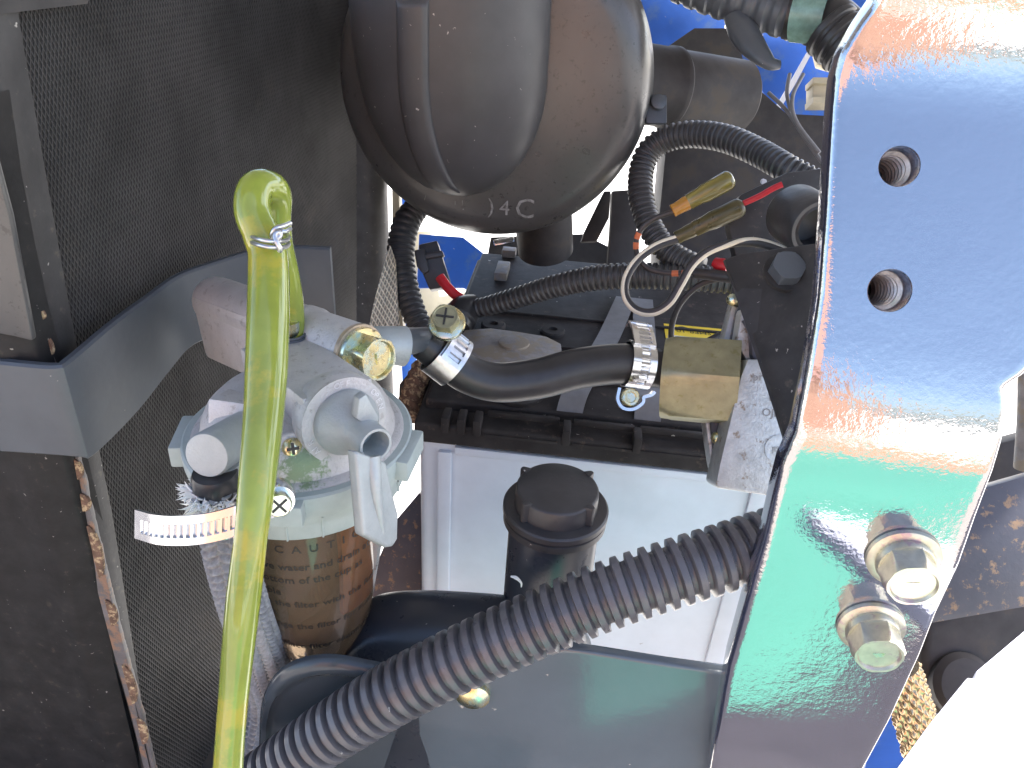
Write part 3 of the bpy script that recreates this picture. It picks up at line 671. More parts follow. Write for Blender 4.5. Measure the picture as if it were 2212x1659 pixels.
for u0, u1 in ((.048, .098), (.108, .150), (.154, .205)):
    bm = BM(); box(bm, BT_((u0 + u1) / 2, -.0062, LH * .52), e1 * (u1 - u0) / 2, e2 * .0012, UP * .0012); bevel(bm, .0006); obj('lid_rail', bm, m_lid, ld)
    bm = BM(); box(bm, BT_((u0 + u1) / 2, .0065, LH * .93), e1 * (u1 - u0) / 2, e2 * .0016, UP * .0022); bevel(bm, .0007); obj('lid_rail', bm, m_lid, ld)
for u in (.020, .031, .042, .1035, .152, .208):
    bm = BM(); box(bm, BT_(u, -.001, LH * .75), e1 * .0028, e2 * .0075, UP * .0062); bevel(bm, .0012); obj('lid_block', bm, m_lid, ld)
for v, ue in ((.058, .32), (.110, .32), (.165, .44)):
    bm = BM(); box(bm, BT_(BWID * (.02 + ue), v, LH), e1 * BWID * ue, e2 * .0016, UP * .0022); bevel(bm, .0008); obj('lid_rail', bm, m_lid, ld)
for u, v in ((.035, .135), (.085, .135), (.20, .135), (.225, .085)):
    bm = BM(); lathe(bm, [(.0105, -.001), (.0105, .0028), (.0092, .0042), (.004, .0042), (.0036, .0026), (.0004, .0026)], BT_(u, v, LH), UP, 32); obj('cell_plug', bm, m_lid, ld)
# grey rubber carry straps
for (f0, f1, b0, b1, nm) in (((1198, 918), (1256, 922), (1330, 560), (1366, 562), 0), ((1362, 936), (1424, 940), (1330, 560), (1400, 566), 1)):
    pts = []
    wl = .0095
    fu, fv = onlid((f0[0] + f1[0]) / 2, f0[1], LH * .5); bu, bv = onlid((b0[0] + b1[0]) / 2, b0[1], LH)
    if nm: bu = fu + .004
    path, _ = spline([BT_(fu, fv - .001, LH * .40), BT_(fu, fv - .0005, LH * .95), BT_(fu + (bu - fu) * .06, fv + .012, LH + .006), BT_(fu + (bu - fu) * .2, fv + .04, LH + .0045), BT_(fu + (bu - fu) * .6, fv + .11, LH + .002), BT_(bu, fv + .2, LH + .001)], .003)
    bm = BM(); strip(bm, path, lambda i, t: e1, .0185, .0016); obj('carry_strap', bm, m_tie, bt)
    bm = BM(); box(bm, BT_(fu, fv - .0035, LH * .42), e1 * .0118, e2 * .002, UP * .0035); bevel(bm, .001); obj('strap_hook', bm, m_lid, bt)
    for s in (-1, 1):
        bm = BM(); box(bm, BT_(fu + s * .0125, fv, LH * .62), e1 * .0026, e2 * .005, UP * .0065); bevel(bm, .001); obj('strap_loop', bm, m_lid, bt)
# lead terminal with post, clamp plate
def lid3(x, y, h): u, v = onlid(x, y, h); return BT_(u, v, h)
hT = LH + .012
bm = BM(); plate(bm, [lid3(x, y, hT) for x, y in [(985, 735), (1005, 712), (1060, 708), (1120, 716), (1180, 726), (1212, 742), (1214, 760), (1185, 778), (1120, 790), (1030, 792), (990, 778)]], -UP * .005); bevel(bm, .0014); obj('terminal_plate', bm, m_lead, bt)
bm = BM(); lathe(bm, [(.0125, -.012), (.0122, .0), (.0119, .0018), (.010, .0022)], lid3(1110, 742, hT), UP, 40); obj('terminal_post', bm, m_lead, bt)
bm = BM(); lathe(bm, [(.017, 0), (.0165, .004), (.013, .006)], lid3(1110, 752, LH), UP, 40); obj('terminal_base', bm, m_lid, bt)
bm = BM(); lathe(bm, [(.020, 0), (.0205, .003), (.019, .0055), (.0165, .0055), (.015, .003)], lid3(1118, 848, LH), UP, 44); obj('vent_ring', bm, m_lid, bt)
bm = BM(); lathe(bm, [(.0145, 0), (.0142, .0045), (.012, .005)], lid3(1118, 848, LH), UP, 44); obj('vent_plug', bm, m_brass, bt)
# yellow and white label, print upside down
hL = LH + .0006
u0, v0 = onlid(1440, 742, hL); u1, v1 = onlid(1570, 748, hL); vF = onlid(1480, 888, hL)[1]; vB = onlid(1500, 705, hL)[1]
bm = BM(); plate(bm, [BT_(u0, vF, hL), BT_(u1 + .02, vF, hL), BT_(u1 + .02, vB, hL), BT_(u0, vB, hL)], -UP * .0004); obj('label_sheet', bm, m_yellow, bt); lb = bt.children[-1]
bm = BM(); w_ = (u1 + .02 - u0); plate(bm, [BT_(u0 + .002, vF + .001, hL + .0003), BT_(u0 + w_ * .42, vF + .001, hL + .0003), BT_(u0 + w_ * .42, vB - .022, hL + .0003), BT_(u0 + .002, vB - .022, hL + .0003)], -UP * .0002); obj('white_field', bm, m_lwhite, lb)
bm = BM(); text_on(bm, '12V  SMF8-10', .0085, lambda x, y: BT_(u1 + .008 - x, vB - .009 - y + .0, hL + .0003)); obj('print', bm, m_ink, lb, smooth=0)
bm = BM(); plate(bm, [BT_(u0 + .012, vB - .004, hL + .0003), BT_(u0 + .016, vB - .003, hL + .0003), BT_(u0 + .020, vB - .0045, hL + .0003), BT_(u0 + .016, vB - .007, hL + .0003)], -UP * .0001); obj('print', bm, m_ink, lb, smooth=0)
# clutter on the far part of the lid
bm = BM(); box(bm, lid3(1085, 585, LH + .004), e1 * .006, e2 * .016, UP * .004); bevel(bm, .001); obj('vent_cap', bm, m_lead, bt)
bm = BM(); box(bm, lid3(1100, 545, LH + .004), e1 * .007, e2 * .006, UP * .004); bevel(bm, .001); obj('vent_cap', bm, m_lead, bt)

# ------------------------------------------------------------------ air cleaner
ca = V((-.06, -1, .0)).normalized(); AC = W(1066, 182, .575)
Ru = 340 * .575 / F
ac = thing('air_cleaner', AC, 'black round steel air cleaner hanging at the top of the bay', 'air cleaner')
bm = BM(); lathe(bm, [(Ru * .97, -.20), (Ru * 1.0, -.19), (Ru, -.03), (Ru * 1.012, -.024), (Ru * 1.012, -.012), (Ru, -.008), (Ru * .992, .000), (Ru * .975, .006), (Ru * .945, .012), (Ru * .90, .0165), (Ru * .85, .0188), (Ru * .80, .0197), (Ru * .60, .0212), (Ru * .3, .023), (.001, .0235)], AC, ca, 128); obj('drum', bm, m_drum, ac); dr = ac.children[-1]
bm = BM(); dp = W(1280, 297, .555); dpn = on(1280, 297, AC + ca * .0185, ca)
lathe(bm, [(.0048, 0), (.0046, .0012), (.0036, .0016), (.0028, .0009), (.0005, .0006)], dpn, ca, 28); obj('dimple', bm, m_drum, dr)
ux = V((1, 0, 0)) - ca * ca.x; ux.normalize(); uy = ca.cross(ux)
if uy.z < 0: uy = -uy
def drumz(q):
    r = (q - AC - ca * (q - AC).dot(ca)).length / Ru
    pts = [(.0, .0235), (.3, .023), (.6, .0212), (.8, .0197), (.85, .0188), (.9, .0165), (.945, .012), (.975, .006), (.992, .000), (1.0, -.008)]
    for (a, b), (c, d) in zip(pts, pts[1:]):
        if a <= r <= c: return b + (d - b) * (r - a) / (c - a)
    return -.008
for ch, x0, y0, s in ((')', 1056, 452, .017), ('4', 1080, 456, .017), ('C', 1112, 462, .023), ('I', 1000, 436, .006), ('I', 985, 436, .005), ('/', 920, 426, .006), ('.', 1001, 446, .010)):
    bm = BM(); base = on(x0, y0, AC + ca * .012, ca)
    def fn(x, y):
        q = base + ux * x + uy * y; q = q - ca * (q - AC).dot(ca) + ca * (drumz(q) + .0006); return q
    text_on(bm, ch, s, fn); obj('chalk_lettering', bm, m_chalk, dr, smooth=0)
# dust cover: long rounded hood standing off the drum face
CO = [(757, -160), (757, 0), (764, 80), (777, 160), (800, 245), (838, 318), (884, 372), (930, 402), (975, 417), (1012, 419), (1050, 410), (1092, 386), (1128, 350), (1155, 300), (1172, 250), (1180, 200), (1186, 100), (1190, 0), (1190, -160)]
kc = (972, -160)
P_C = AC + ca * .030
def bound(ang):
    dx, dy = math.cos(ang), math.sin(ang); best = None
    for (a, b), (c, d) in zip(CO, CO[1:]):
        ex, ey = c - a, d - b; den = dx * ey - dy * ex
        if abs(den) < 1e-9: continue
        t = ((a - kc[0]) * ey - (b - kc[1]) * ex) / den; s = ((a - kc[0]) * dy - (b - kc[1]) * dx) / den
        if -1e-6 <= s <= 1 + 1e-6 and t > 0: best = t
    return best or 218
def cov(x, y, lift=0):
    dx, dy = x - kc[0], y - kc[1]; ang = math.atan2(dy, dx); r = math.hypot(dx, dy); s = min(r / bound(ang), 1)
    # height by distance to the outline in x (barrel shape), closing towards the toe
    hh = .046 * (1 - s ** 6) ** (1 / 2.2)
    q = (x - 972) / 216; hh *= (1 - .42 * min(1, abs(q)) ** 2.2)
    return on(x, y, P_C, ca) + ca * (hh + lift)
bm = BM(); rings = []; NA = 120
for s in (1.0, .995, .985, .965, .93, .88, .8, .7, .55, .4, .2, .02):
    row = []
    for j in range(NA + 1):
        a = math.pi * j / NA; a = max(.004, min(math.pi - .004, a)); R2 = bound(a)
        x = kc[0] + math.cos(a) * R2 * s; y = kc[1] + math.sin(a) * R2 * s; row.append(cov(x, y))
    rings.append(row)
rings.insert(0, [p - ca * .030 for p in rings[0]])
ringgrid(bm, rings, None, False); obj('dust_cover', bm, m_cover, ac, smooth=50); dc = ac.children[-1]
bm = BM(); rings = []
for i in range(60):
    y = -16 + 415 * i / 59; f = i / 59
    cxp = 920 + 55 * max(0, (f - .35) / .65) ** 2.2; hw = 33 - 5 * f
    e = min(1, (i + .2) / 2.0) * min(1, (59 - i + .3) / 3)
    ps = []
    for q, l in ((-1.12, -.002), (-1.0, .0012 * e), (-.86, .0032 * e), (-.5, .0036 * e), (0, .0038 * e), (.5, .0036 * e), (.86, .0032 * e), (1.0, .0012 * e), (1.12, -.002)):
        ps.append(cov(cxp + hw * q, y, l))
    rings.append(ps)
ringgrid(bm, rings, None, False); obj('rib', bm, m_cover, dc, smooth=60)
# outlet pipe on the right
oa = (W(1600, 205, .66) - W(1390, 175, .62)).normalized(); oo = W(1360, 178, .62)
bm = BM(); Lp = (W(1600, 205, .66) - oo).length; rp_ = 82 * .63 / F
lathe(bm, [(rp_ * .9, -.03), (rp_ * 1.0, 0), (rp_ * 1.0, Lp * .30), (rp_ * 1.04, Lp * .32), (rp_ * 1.04, Lp * .36), (rp_ * .98, Lp * .38), (rp_ * .98, Lp), (rp_ * .92, Lp + .002), (rp_ * .9, Lp - .02)], oo, oa, 56); obj('outlet_pipe', bm, m_dark, ac)
bm = BM(); box(bm, W(1417, 238, .585), RIGHT * .008, DOWN * .011, FWD * .003); bevel(bm, .002); lathe(bm, [(.0055, 0), (.0055, .006), (.003, .007)], W(1420, 225, .583), -FWD, 24); obj('clamp_tab', bm, m_strap, ac)
# bracket foot under the drum
bm = BM(); tube(bm, [W(1172, 440, .70), W(1178, 540, .735)], px(62, .71), 32); obj('foot', bm, m_dark, ac)

# ------------------------------------------------------------------ dark structure behind and right of the air cleaner
def slab(name, pts, d, th, m_, label=None, cat=None, parent=None, bv=.0015, dd=None, group=None, vert=False):
    bm = BM()
    if vert:
        nh_ = V((0, -1, 0)); p0_ = W(pts[0][0], pts[0][1], d); plate(bm, [on(x, y, p0_, nh_) for x, y in pts], V((0, th, 0)))
    else: plate(bm, [W(x, y, (d if len(p) == 0 else p[0])) for x, y, *p in pts], FWD * th)
    if bv: bevel(bm, bv)
    return obj(name, bm, m_, parent, label=label, cat=cat, group=group)
slab('engine_housing', [(1430, 108), (1500, 60), (1590, 60), (1606, 130), (1626, 180), (1700, 245), (1800, 250), (1800, 700), (1700, 760), (1424, 720), (1424, 470), (1440, 300)], .80, .05, m_dark, 'dark engine housing behind the wire connectors, right of the air cleaner', 'housing')
slab('battery_stay', [(1322, 412), (1376, 408), (1376, 560), (1330, 600), (1310, 596), (1318, 500)], .72, .012, m_dark, 'black upright steel stay behind the battery', 'stay')
slab('stay_brace', [(1305, 412), (1320, 412), (1316, 470), (1290, 520), (1255, 522), (1262, 500)], .75, .01, m_dark, 'slanted dark brace left of the upright stay, against the bright ground', 'brace')
slab('battery_tray_back', [(1060, 512), (1260, 505), (1330, 540), (1330, 620), (1040, 640), (1050, 570)], .86, .02, m_dark, 'dark metal tray edge behind the battery lid', 'tray')
slab('clamp_rod', [(1065, 518), (1110, 510), (1112, 522), (1068, 532)], .84, .01, m_steel, 'bright scrap of bent metal behind the battery lid', 'rod')
# blue body panels on the far side
slab('blue_far_panel', [(905, 505), (1000, 512), (1042, 545), (1075, 580), (1065, 650), (1000, 622), (900, 622)], .98, .006, m_blue, 'bright blue body panel seen under the air cleaner', 'panel')
slab('beige_far_bracket', [(886, 500), (930, 498), (950, 640), (1010, 630), (1020, 760), (890, 760)], 1.02, .01, m_beige, 'beige bracket behind the black connector with red wire', 'bracket')
slab('blue_upper_panel', [(1380, -60), (1580, -60), (1560, 110), (1480, 118), (1392, 90)], 1.0, .006, m_blue, 'dark blue body panel at the top, right of the air cleaner', 'panel')
slab('blue_corner_panel', [(1600, 60), (1850, 60), (1850, 250), (1700, 250), (1660, 215), (1590, 120)], 1.0, .006, m_blue, 'bright blue panel crossed by a white line at top right', 'panel')
slab('blue_top_corner', [(1740, -60), (1960, -60), (1830, 130), (1790, 60)], .95, .006, m_blue, 'dark blue panel in the top corner beside the navy post', 'panel')
bm = BM(); plate(bm, [W(x, y, .96) for x, y in [(1744, 112), (1754, 114), (1716, 185), (1684, 238), (1673, 236), (1706, 180)]], FWD * .006); obj('white_strip', bm, m_white, label='thin white strip running down across the blue panel at top right', cat='trim')  # narrow white plate in front of the blue panel
cb = thing('beige_connector', W(1775, 200, .8), 'beige plastic plug beside the navy post at top right', 'connector')
bm = BM(); box(bm, W(1775, 200, .80), RIGHT * .013, DOWN * .012, FWD * .01); bevel(bm, .002); obj('plug_body', bm, m_beige, cb)
bm = BM(); box(bm, W(1778, 182, .795), RIGHT * .0145, DOWN * .003, FWD * .011); bevel(bm, .001); box(bm, W(1778, 224, .795), RIGHT * .0145, DOWN * .003, FWD * .011); obj('plug_rim', bm, m_beige, cb)
slab('beige_socket', [(1760, 108), (1790, 118), (1800, 150), (1768, 140)], .82, .01, m_beige, 'small beige socket above the beige plug', 'socket')
for nm, pts, lab in (('grey_wire', [(1660, 200, .78), (1700, 240, .77), (1740, 300, .76), (1790, 370, .75)], 'thin grey wire hanging before the dark housing at top right'),
                     ('grey_wire', [(1706, 160, .78), (1700, 200, .77), (1708, 240, .765)], 'short bent grey wire in front of the blue panel'),
                     ('grey_wire', [(1735, 160, .77), (1712, 210, .76), (1720, 262, .755), (1770, 330, .75)], 'curved thin grey wire nearest the navy post')):
    bm = BM(); tube(bm, [W(*p) for p in pts], .0020, 10); obj(nm, bm, m_tie, label=lab, cat='wire')

# pale strip and blue sliver left of the black hose, brown chassis below
slab('blue_sliver_panel', [(862, 400), (880, 430), (890, 470), (900, 800), (870, 860), (858, 560)], 1.05, .006, m_blue, 'narrow blue panel showing left of the black hose', 'panel')
slab('pale_post', [(846, 380), (862, 395), (866, 560), (872, 740), (850, 740)], .78, .02, m_beige, 'pale sunlit post edge beside the radiator screen', 'post')
slab('chassis_plate', [(850, 1130), (905, 1065), (990, 1130), (990, 1420), (820, 1420), (800, 1250)], .66, .02, m_rustplate, 'brown dusty chassis plate between the filter bowl and the battery', 'plate')
slab('wire_bundle_clamp', [(862, 830), (905, 780), (935, 800), (915, 880), (885, 910), (860, 905)], .60, .02, m_dark, 'dark clip beside the battery corner', 'clip')
tbr = BM(); tube(tbr, [W(915, 790, .60), W(890, 850, .59), W(880, 905, .58)], .0085, 20, .001, lambda s, L, a: 1 + .08 * math.sin(a * 3 + s * 900)); obj('twisted_cable', tbr, m_rust, label='twisted brown cable beside the battery corner', cat='cable')
# ------------------------------------------------------------------ rubber fuel hose with two clamps
FH = [W(*p) for p in [(918, 738, .398), (960, 772, .402), (1010, 808, .407), (1075, 826, .412), (1160, 818, .417), (1250, 796, .422), (1340, 786, .427), (1400, 792, .430), (1450, 800, .432)]]
bm = BM(); tube(bm, FH, [.0098, .0100, .0104, .0108, .0112, .0112, .0112, .0112, .0110], 40, .0015); obj('fuel_hose', bm, m_rubber, label='smooth black rubber fuel hose curving in front of the battery lid to the brass fitting', cat='hose')
fp, fl = spline(FH, .001); fr = frames(fp)
def ringclamp(nm, i, r, width, a_s, label):
    t, u, w = fr[i]; c = fp[i]
    th = thing('hose_clamp', c - UP * .012, label, 'hose clamp', 'worm-drive hose clamps')
    e = (RIGHT - t * RIGHT.dot(t)).normalized(); e = t.cross(e) if abs(e.length) < .1 else e
    up = (-DOWN - t * (-DOWN).dot(t)).normalized(); cm = t.cross(up)
    if cm.dot(FWD) > 0: cm = -cm
    return th, c, t, up, cm
th, c, t, up, cm = ringclamp('c', 14, .0112, .0115, 0, 'dull worm-drive clamp with upright gold cross-head screw, on the left end of the rubber hose')
loop = [c + (up * math.cos(a) + cm * math.sin(a)) * .0118 for a in [2 * math.pi * i / 64 for i in range(64)]]
bm = BM(); strip(bm, loop, lambda i, t_: t, .0135, .0009, 0, closed=True, out=lambda p: p - c); obj('band', bm, m_wire, th)
lp = [c + (up * math.cos(a) + cm * math.sin(a)) * (.0134) for a in [rad(-20) + rad(125) * i / 60 for i in range(61)]]
bm = BM(); strip(bm, lp, lambda i, t_: t, .0120, .0017, 8, .0014, .2, .8, rng=(.05, .95), out=lambda p: p - c); obj('band_tail', bm, m_wire, th)
q0 = W(972, 722, .398); qa = (W(958, 672, .372) - q0).normalized()
bm = BM(); lathe(bm, [(.0030 + .0004 * (i % 2), .0004 * i * 2) for i in range(16)], q0 - qa * .006, qa, 20); obj('screw_thread', bm, m_brass, th)
bm = BM(); lathe(bm, [(.004, .011), (.0088, .0125), (.0095, .0145), (.0090, .016), (.0066, .0172)], q0 - qa * .001, qa, 32); obj('screw_collar', bm, m_yzinc, th)
bm = BM(); hexprism(bm, q0 + qa * .0155, qa, .0072, .0066, dish=.0004); obj('screw_head', bm, m_brass, th); sh = th.children[-1]
u, w = perp(qa); bm = BM(); o = q0 + qa * .0219; box(bm, o, u * .0044, w * .00045, qa * .0005); box(bm, o, w * .0044, u * .00045, qa * .00045); obj('cross_slot', bm, m_dark, sh)
bm = BM(); tube(bm, [W(985, 700, .395), W(990, 722, .396), W(980, 738, .397)], .0016, 8); obj('screw_hook', bm, m_wire, th)
i2 = min(range(len(fp)), key=lambda i: abs(proj(fp[i])[0] - 1378))
th, c, t, up, cm = ringclamp('c', i2, .0112, .0115, 0, 'shiny chrome worm-drive clamp with screw underneath, beside the brass fitting')
loop = [c + (up * math.cos(a) + cm * math.sin(a)) * .0122 for a in [2 * math.pi * i / 80 for i in range(80)]]
bm = BM(); strip(bm, loop, lambda i, t_: t, .0135, .0010, 4, .0009, .34, .72, closed=True, rng=(.10, .42), out=lambda p: p - c); obj('band', bm, m_steel, th)
lp, _ = spline([c + up * .0126 + cm * .006, c + up * .0165 + cm * .004, c + up * .0205 - cm * .001, c + up * .0215 - cm * .0075, c + up * .0175 - cm * .012], .00055)
lp, _ = spline([c + up * .0100 + cm * .0085, c + up * .0145 + cm * .0045, c + up * .0190 + cm * .0005, c + up * .0228 - cm * .005, c + up * .0226 - cm * .0105], .00055)
bm = BM(); strip(bm, lp, lambda i, t_: t, .0125, .0017, 6, .0014, .26, .84, rng=(.04, .9)); obj('band_tail', bm, m_steel, th)
q = W(1361, 858, .412); u_, w_ = up, cm
bm = BM(); hp = [W(*p) for p in [(1340, 838, .413), (1336, 862, .413), (1346, 878, .413), (1366, 880, .413), (1384, 868, .413), (1386, 856, .413), (1404, 850, .413), (1410, 844, .413)]]
hpp, _ = spline(hp, .0008); strip(bm, hpp, lambda i, t_: FWD, .007, .0016, out=lambda p: p - q); obj('screw_housing', bm, m_steel, th)
bm = BM(); lathe(bm, [(.0035, -.008), (.0048, -.008), (.0048, .002), (.0042, .0026), (.0030, .0026), (.0026, .0012), (.0008, .0012)], q, -FWD, 28); obj('screw', bm, m_yzinc, th)

# ------------------------------------------------------------------ fuel pump with brass fitting
pu = thing('fuel_pump', W(1620, 1060, .43), 'stained grey cast fuel pump with brass hex fitting, under the black triangular plate', 'fuel pump')
bx = (W(1596, 812, .418) - W(1435, 800, .428)); bl = bx.length; bx.normalize()
bm = BM(); o = W(1433, 817, .437); hexprism(bm, o + bx * bl * 1.02, -bx, px(99, .43), bl * 1.02, (-DOWN * .95 - FWD * .40)); obj('hex_fitting', bm, m_brass, pu)
slab('rear_flange', [(1587, 640), (1572, 700), (1560, 745), (1542, 800), (1520, 880), (1530, 960), (1538, 1010), (1552, 1052), (1600, 1060), (1640, 900), (1660, 640)], .437, .012, m_pump, parent=pu, bv=.0015)
slab('gasket', [(1596, 650), (1577, 745), (1544, 860), (1534, 900), (1546, 1010), (1556, 1046), (1640, 1046), (1660, 650)], .431, .004, m_rustplate, parent=pu, bv=.0006)
slab('cover', [(1616, 776), (1600, 815), (1580, 900), (1556, 1000), (1546, 1046), (1552, 1055), (1662, 1071), (1725, 1075), (1725, 776)], .408, .022, m_pump, parent=pu, bv=.0042); cv = pu.children[-1]
slab('cover_lug', [(1602, 665), (1590, 740), (1612, 780), (1660, 800), (1700, 780), (1680, 665)], .420, .012, m_pump, parent=pu, bv=.003)
slab('packing', [(1608, 690), (1622, 716), (1626, 770), (1636, 784), (1670, 784), (1660, 690)], .414, .008, m_rustplate, parent=pu, bv=.001)
for x, y, d in ((1583, 648, .430), (1549, 946, .428)):
    bm = BM(); lathe(bm, [(.0035, -.01), (.0036, 0), (.0032, .0018), (.0018, .0028), (.0005, .003)], W(x, y, d), (-FWD * .8 - RIGHT * .5).normalized(), 20); obj('screw', bm, m_yzinc, pu)
def flat_text(body, size, x, y, d, par, m_, ang=0, nm='cast_lettering', flip=1):
    bm = BM(); o = W(x, y, d); c_, s_ = math.cos(ang), math.sin(ang)
    text_on(bm, body, size, lambda a, b: o + RIGHT * (a * c_ - b * s_) * flip - DOWN * (a * s_ + b * c_)); return obj(nm, bm, m_, par, smooth=0)
m_pl = mat('pump_lettering', (.24, .23, .22), .5, metal=.3)
flat_text('pr', .0062, 1626, 822, .4076, cv, m_pl); flat_text('O', .0060, 1660, 868, .4076, cv, m_pl, rad(-4)); flat_text('OJIN', .0060, 1645, 898, .4076, cv, m_pl, rad(-5))
flat_text('JIS', .0040, 1668, 976, .4076, cv, m_pl)
bm = BM(); ec = W(1681, 970, .4082); lathe(bm, [(.0074, 0), (.0074, .0008), (.0062, .0008), (.0062, 0)], ec, -FWD, 36, caps=(False, False)); obj('cast_ring', bm, m_pump, cv)

# ------------------------------------------------------------------ post: profile swept sideways, outline from both silhouettes
al = rad(8); n0 = V((-math.sin(al), -math.cos(al), 0)); tt = V((math.cos(al), -math.sin(al), 0)); PP = W(1850, 1150, .292)
def sst(a, b, x): x = max(0, min(1, (x - a) / (b - a))); return x * x * (3 - 2 * x)
def alpha(s): return rad(-14 * (1 - sst(-.18, -.095, s)) + 23 * sst(.008, .078, s) - 31 * sst(.142, .192, s))
PS = []; ds = .001; p = PP.copy(); s = 0; up_l = [(0, p.copy())]
while s < .34: a = alpha(s + ds / 2); p = p + (UP * math.cos(a) - n0 * math.sin(a)) * ds; s += ds; up_l.append((s, p.copy()))
p = PP.copy(); s = 0; dn_l = []
while s > -.22: a = alpha(s - ds / 2); p = p - (UP * math.cos(a) - n0 * math.sin(a)) * ds; s -= ds; dn_l.append((s, p.copy()))
PS = dn_l[::-1] + up_l
def pn(s): a = alpha(s); return (n0 * math.cos(a) + UP * math.sin(a)).normalized()
def u_at(p, x):
    q = p - CAM; kx = (x - CX) / F
    return (kx * q.dot(FWD) - q.dot(RIGHT)) / (tt.dot(RIGHT) - kx * tt.dot(FWD))
def post_hit(x, y):
    best = None
    for s, p in PS:
        q = p + tt * u_at(p, x); e = abs(proj(q)[1] - y)
        if best is None or e < best[0]: best = (e, s, q)
    return best[2], pn(best[1]), best[1]
def poly_x(poly, y):
    if y <= poly[0][1]: (a, b), (c, d) = poly[0], poly[1]
    elif y >= poly[-1][1]: (a, b), (c, d) = poly[-2], poly[-1]
    else:
        for (a, b), (c, d) in zip(poly, poly[1:]):
            if b <= y <= d: break
    return a + (c - a) * (y - b) / (d - b)
Lf = [(1905, -40), (1890, 8), (1850, 62), (1816, 118), (1803, 165), (1797, 240), (1784, 460), (1770, 640), (1745, 800), (1716, 940), (1700, 980), (1686, 1010), (1668, 1080), (1648, 1170), (1622, 1260), (1572, 1440), (1548, 1570), (1530, 1665), (1500, 1850)]
Rt = [(2330, -40), (2280, 300), (2262, 600), (2236, 760), (2222, 808), (2176, 840), (2180, 900), (2172, 960), (2150, 1020), (2112, 1120), (2075, 1225), (2025, 1330), (1990, 1420), (1962, 1480), (1925, 1560), (1868, 1665), (1760, 1850)]
Rt = [(2330, -40), (2300, 600), (2262, 760), (2215, 810), (2172, 838), (2176, 880), (2170, 950), (2150, 1020), (2112, 1120), (2075, 1225), (2025, 1330), (1990, 1420), (1962, 1480), (1925, 1560), (1868, 1665), (1760, 1850)]
po = thing('bonnet_post', PP - UP * .2, 'glossy dark navy steel post with two threaded holes and two gold bolts', 'post')
TH = .011; rr_ = .0028
bm = BM(); rings = []; last = None
for s, p in PS[::2]:
    ul = u_at(p, 1750); ur = u_at(p, 2100)
    for _ in range(12):
        ul = u_at(p, poly_x(Lf, proj(p + tt * ul)[1])); ur = u_at(p, poly_x(Rt, proj(p + tt * ur)[1]))
    y_ = proj(p + tt * ul)[1]
    if y_ < -60 or y_ > 1800: continue
    n = pn(s); row = [p + tt * ul - n * TH]
    for q in (0, 22, 45, 67, 90): row.append(p + tt * (ul + rr_ * (1 - math.cos(rad(q)))) - n * rr_ * (1 - math.sin(rad(q))))
    for j in range(1, 30): row.append(p + tt * (ul + rr_ + (ur - ul - 2 * rr_) * j / 30))
    for q in (90, 67, 45, 22, 0): row.append(p + tt * (ur - rr_ * (1 - math.cos(rad(q)))) - n * rr_ * (1 - math.sin(rad(q))))
    row.append(p + tt * ur - n * TH); rings.append(row)
ringgrid(bm, rings); obj('post_plate', bm, m_post, po); pp = po.children[-1]
HOLES = [(1943, 361, 40), (1922, 626, 43)]; cut = []
for x, y, r in HOLES:
    q, n, s = post_hit(x, y); R_ = px(r, (q - CAM).dot(FWD)); cb_ = BM()
    lathe(cb_, [(R_ * 1.10, .004), (R_ * 1.10, .0002), (R_, -.0010), (R_, -.045)], q, n, 64)
    me = bpy.data.meshes.new('c'); bmesh.ops.recalc_face_normals(cb_, faces=cb_.faces); bmesh.ops.translate(cb_, verts=cb_.verts, vec=-wloc(po)); cb_.to_mesh(me); cb_.free()
    c_ = bpy.data.objects.new('c', me); COL.objects.link(c_); c_.location = wloc(po); cut.append(c_)
    tb = BM(); pr = []
    for i in range(8): pr += [(R_ * .82, -.0090 - i * .0034), (R_ * .82, -.0098 - i * .0034), (R_ * .99, -.0110 - i * .0034), (R_ * .99, -.0116 - i * .0034)]
    pr = [(R_ * 1.0, -.0078)] + pr + [(R_ * .84, -.0385)]
    pr2 = [(R_ * 1.15, pr[-1][1]), (R_ * 1.15, -.0125), (R_ * .999, -.0125)]
    lathe(tb, pr + pr2[:2], q, n, 64, caps=(False, False)); obj('threaded_hole', tb, m_thread, pp)
    tb = BM(); lathe(tb, [(R_ * .98, -.036), (R_ * .98, -.046)], q, n, 32, caps=(False, True)); obj('hole_bottom', tb, m_dark, pp)
dg = bpy.context.evaluated_depsgraph_get(); dg.update(); boolean(pp, cut)
for x, y, r in ((1950, 1203, 77), (1880, 1352, 70)):
    q, n, s = post_hit(x, y); d = (q - CAM).dot(FWD); R_ = px(r, d)
    b_ = BM(); lathe(b_, [(R_ * .4, 0), (R_ * .97, 0), (R_, .0006), (R_ * .985, .0022), (R_ * .90, .0028), (R_ * .72, .0030), (R_ * .4, .0030)], q, n, 56); obj('bolt_washer', b_, m_bolt, po)
    b_ = BM(); lathe(b_, [(R_ * .3, .003), (R_ * .77, .003), (R_ * .79, .0045), (R_ * .74, .0062), (R_ * .3, .0062)], q, n, 56); obj('spring_washer', b_, m_bolt, po)
    b_ = BM(); hexprism(b_, q + n * .006, n, R_ * .76, .0100, UP + RIGHT * .25, .0012); obj('bolt_head', b_, m_bolt, po); bh_ = po.children[-1]
    b_ = BM(); o = q + n * .0146; e = (RIGHT - n * n.dot(RIGHT)).normalized(); f = n.cross(e); plate(b_, [o + e * .0022 + f * .0012, o - e * .0025 + f * .0002, o - e * .0004 - f * .0018, o + e * .0018 - f * .001], n * .0004); obj('head_mark', b_, m_yzinc, bh_)
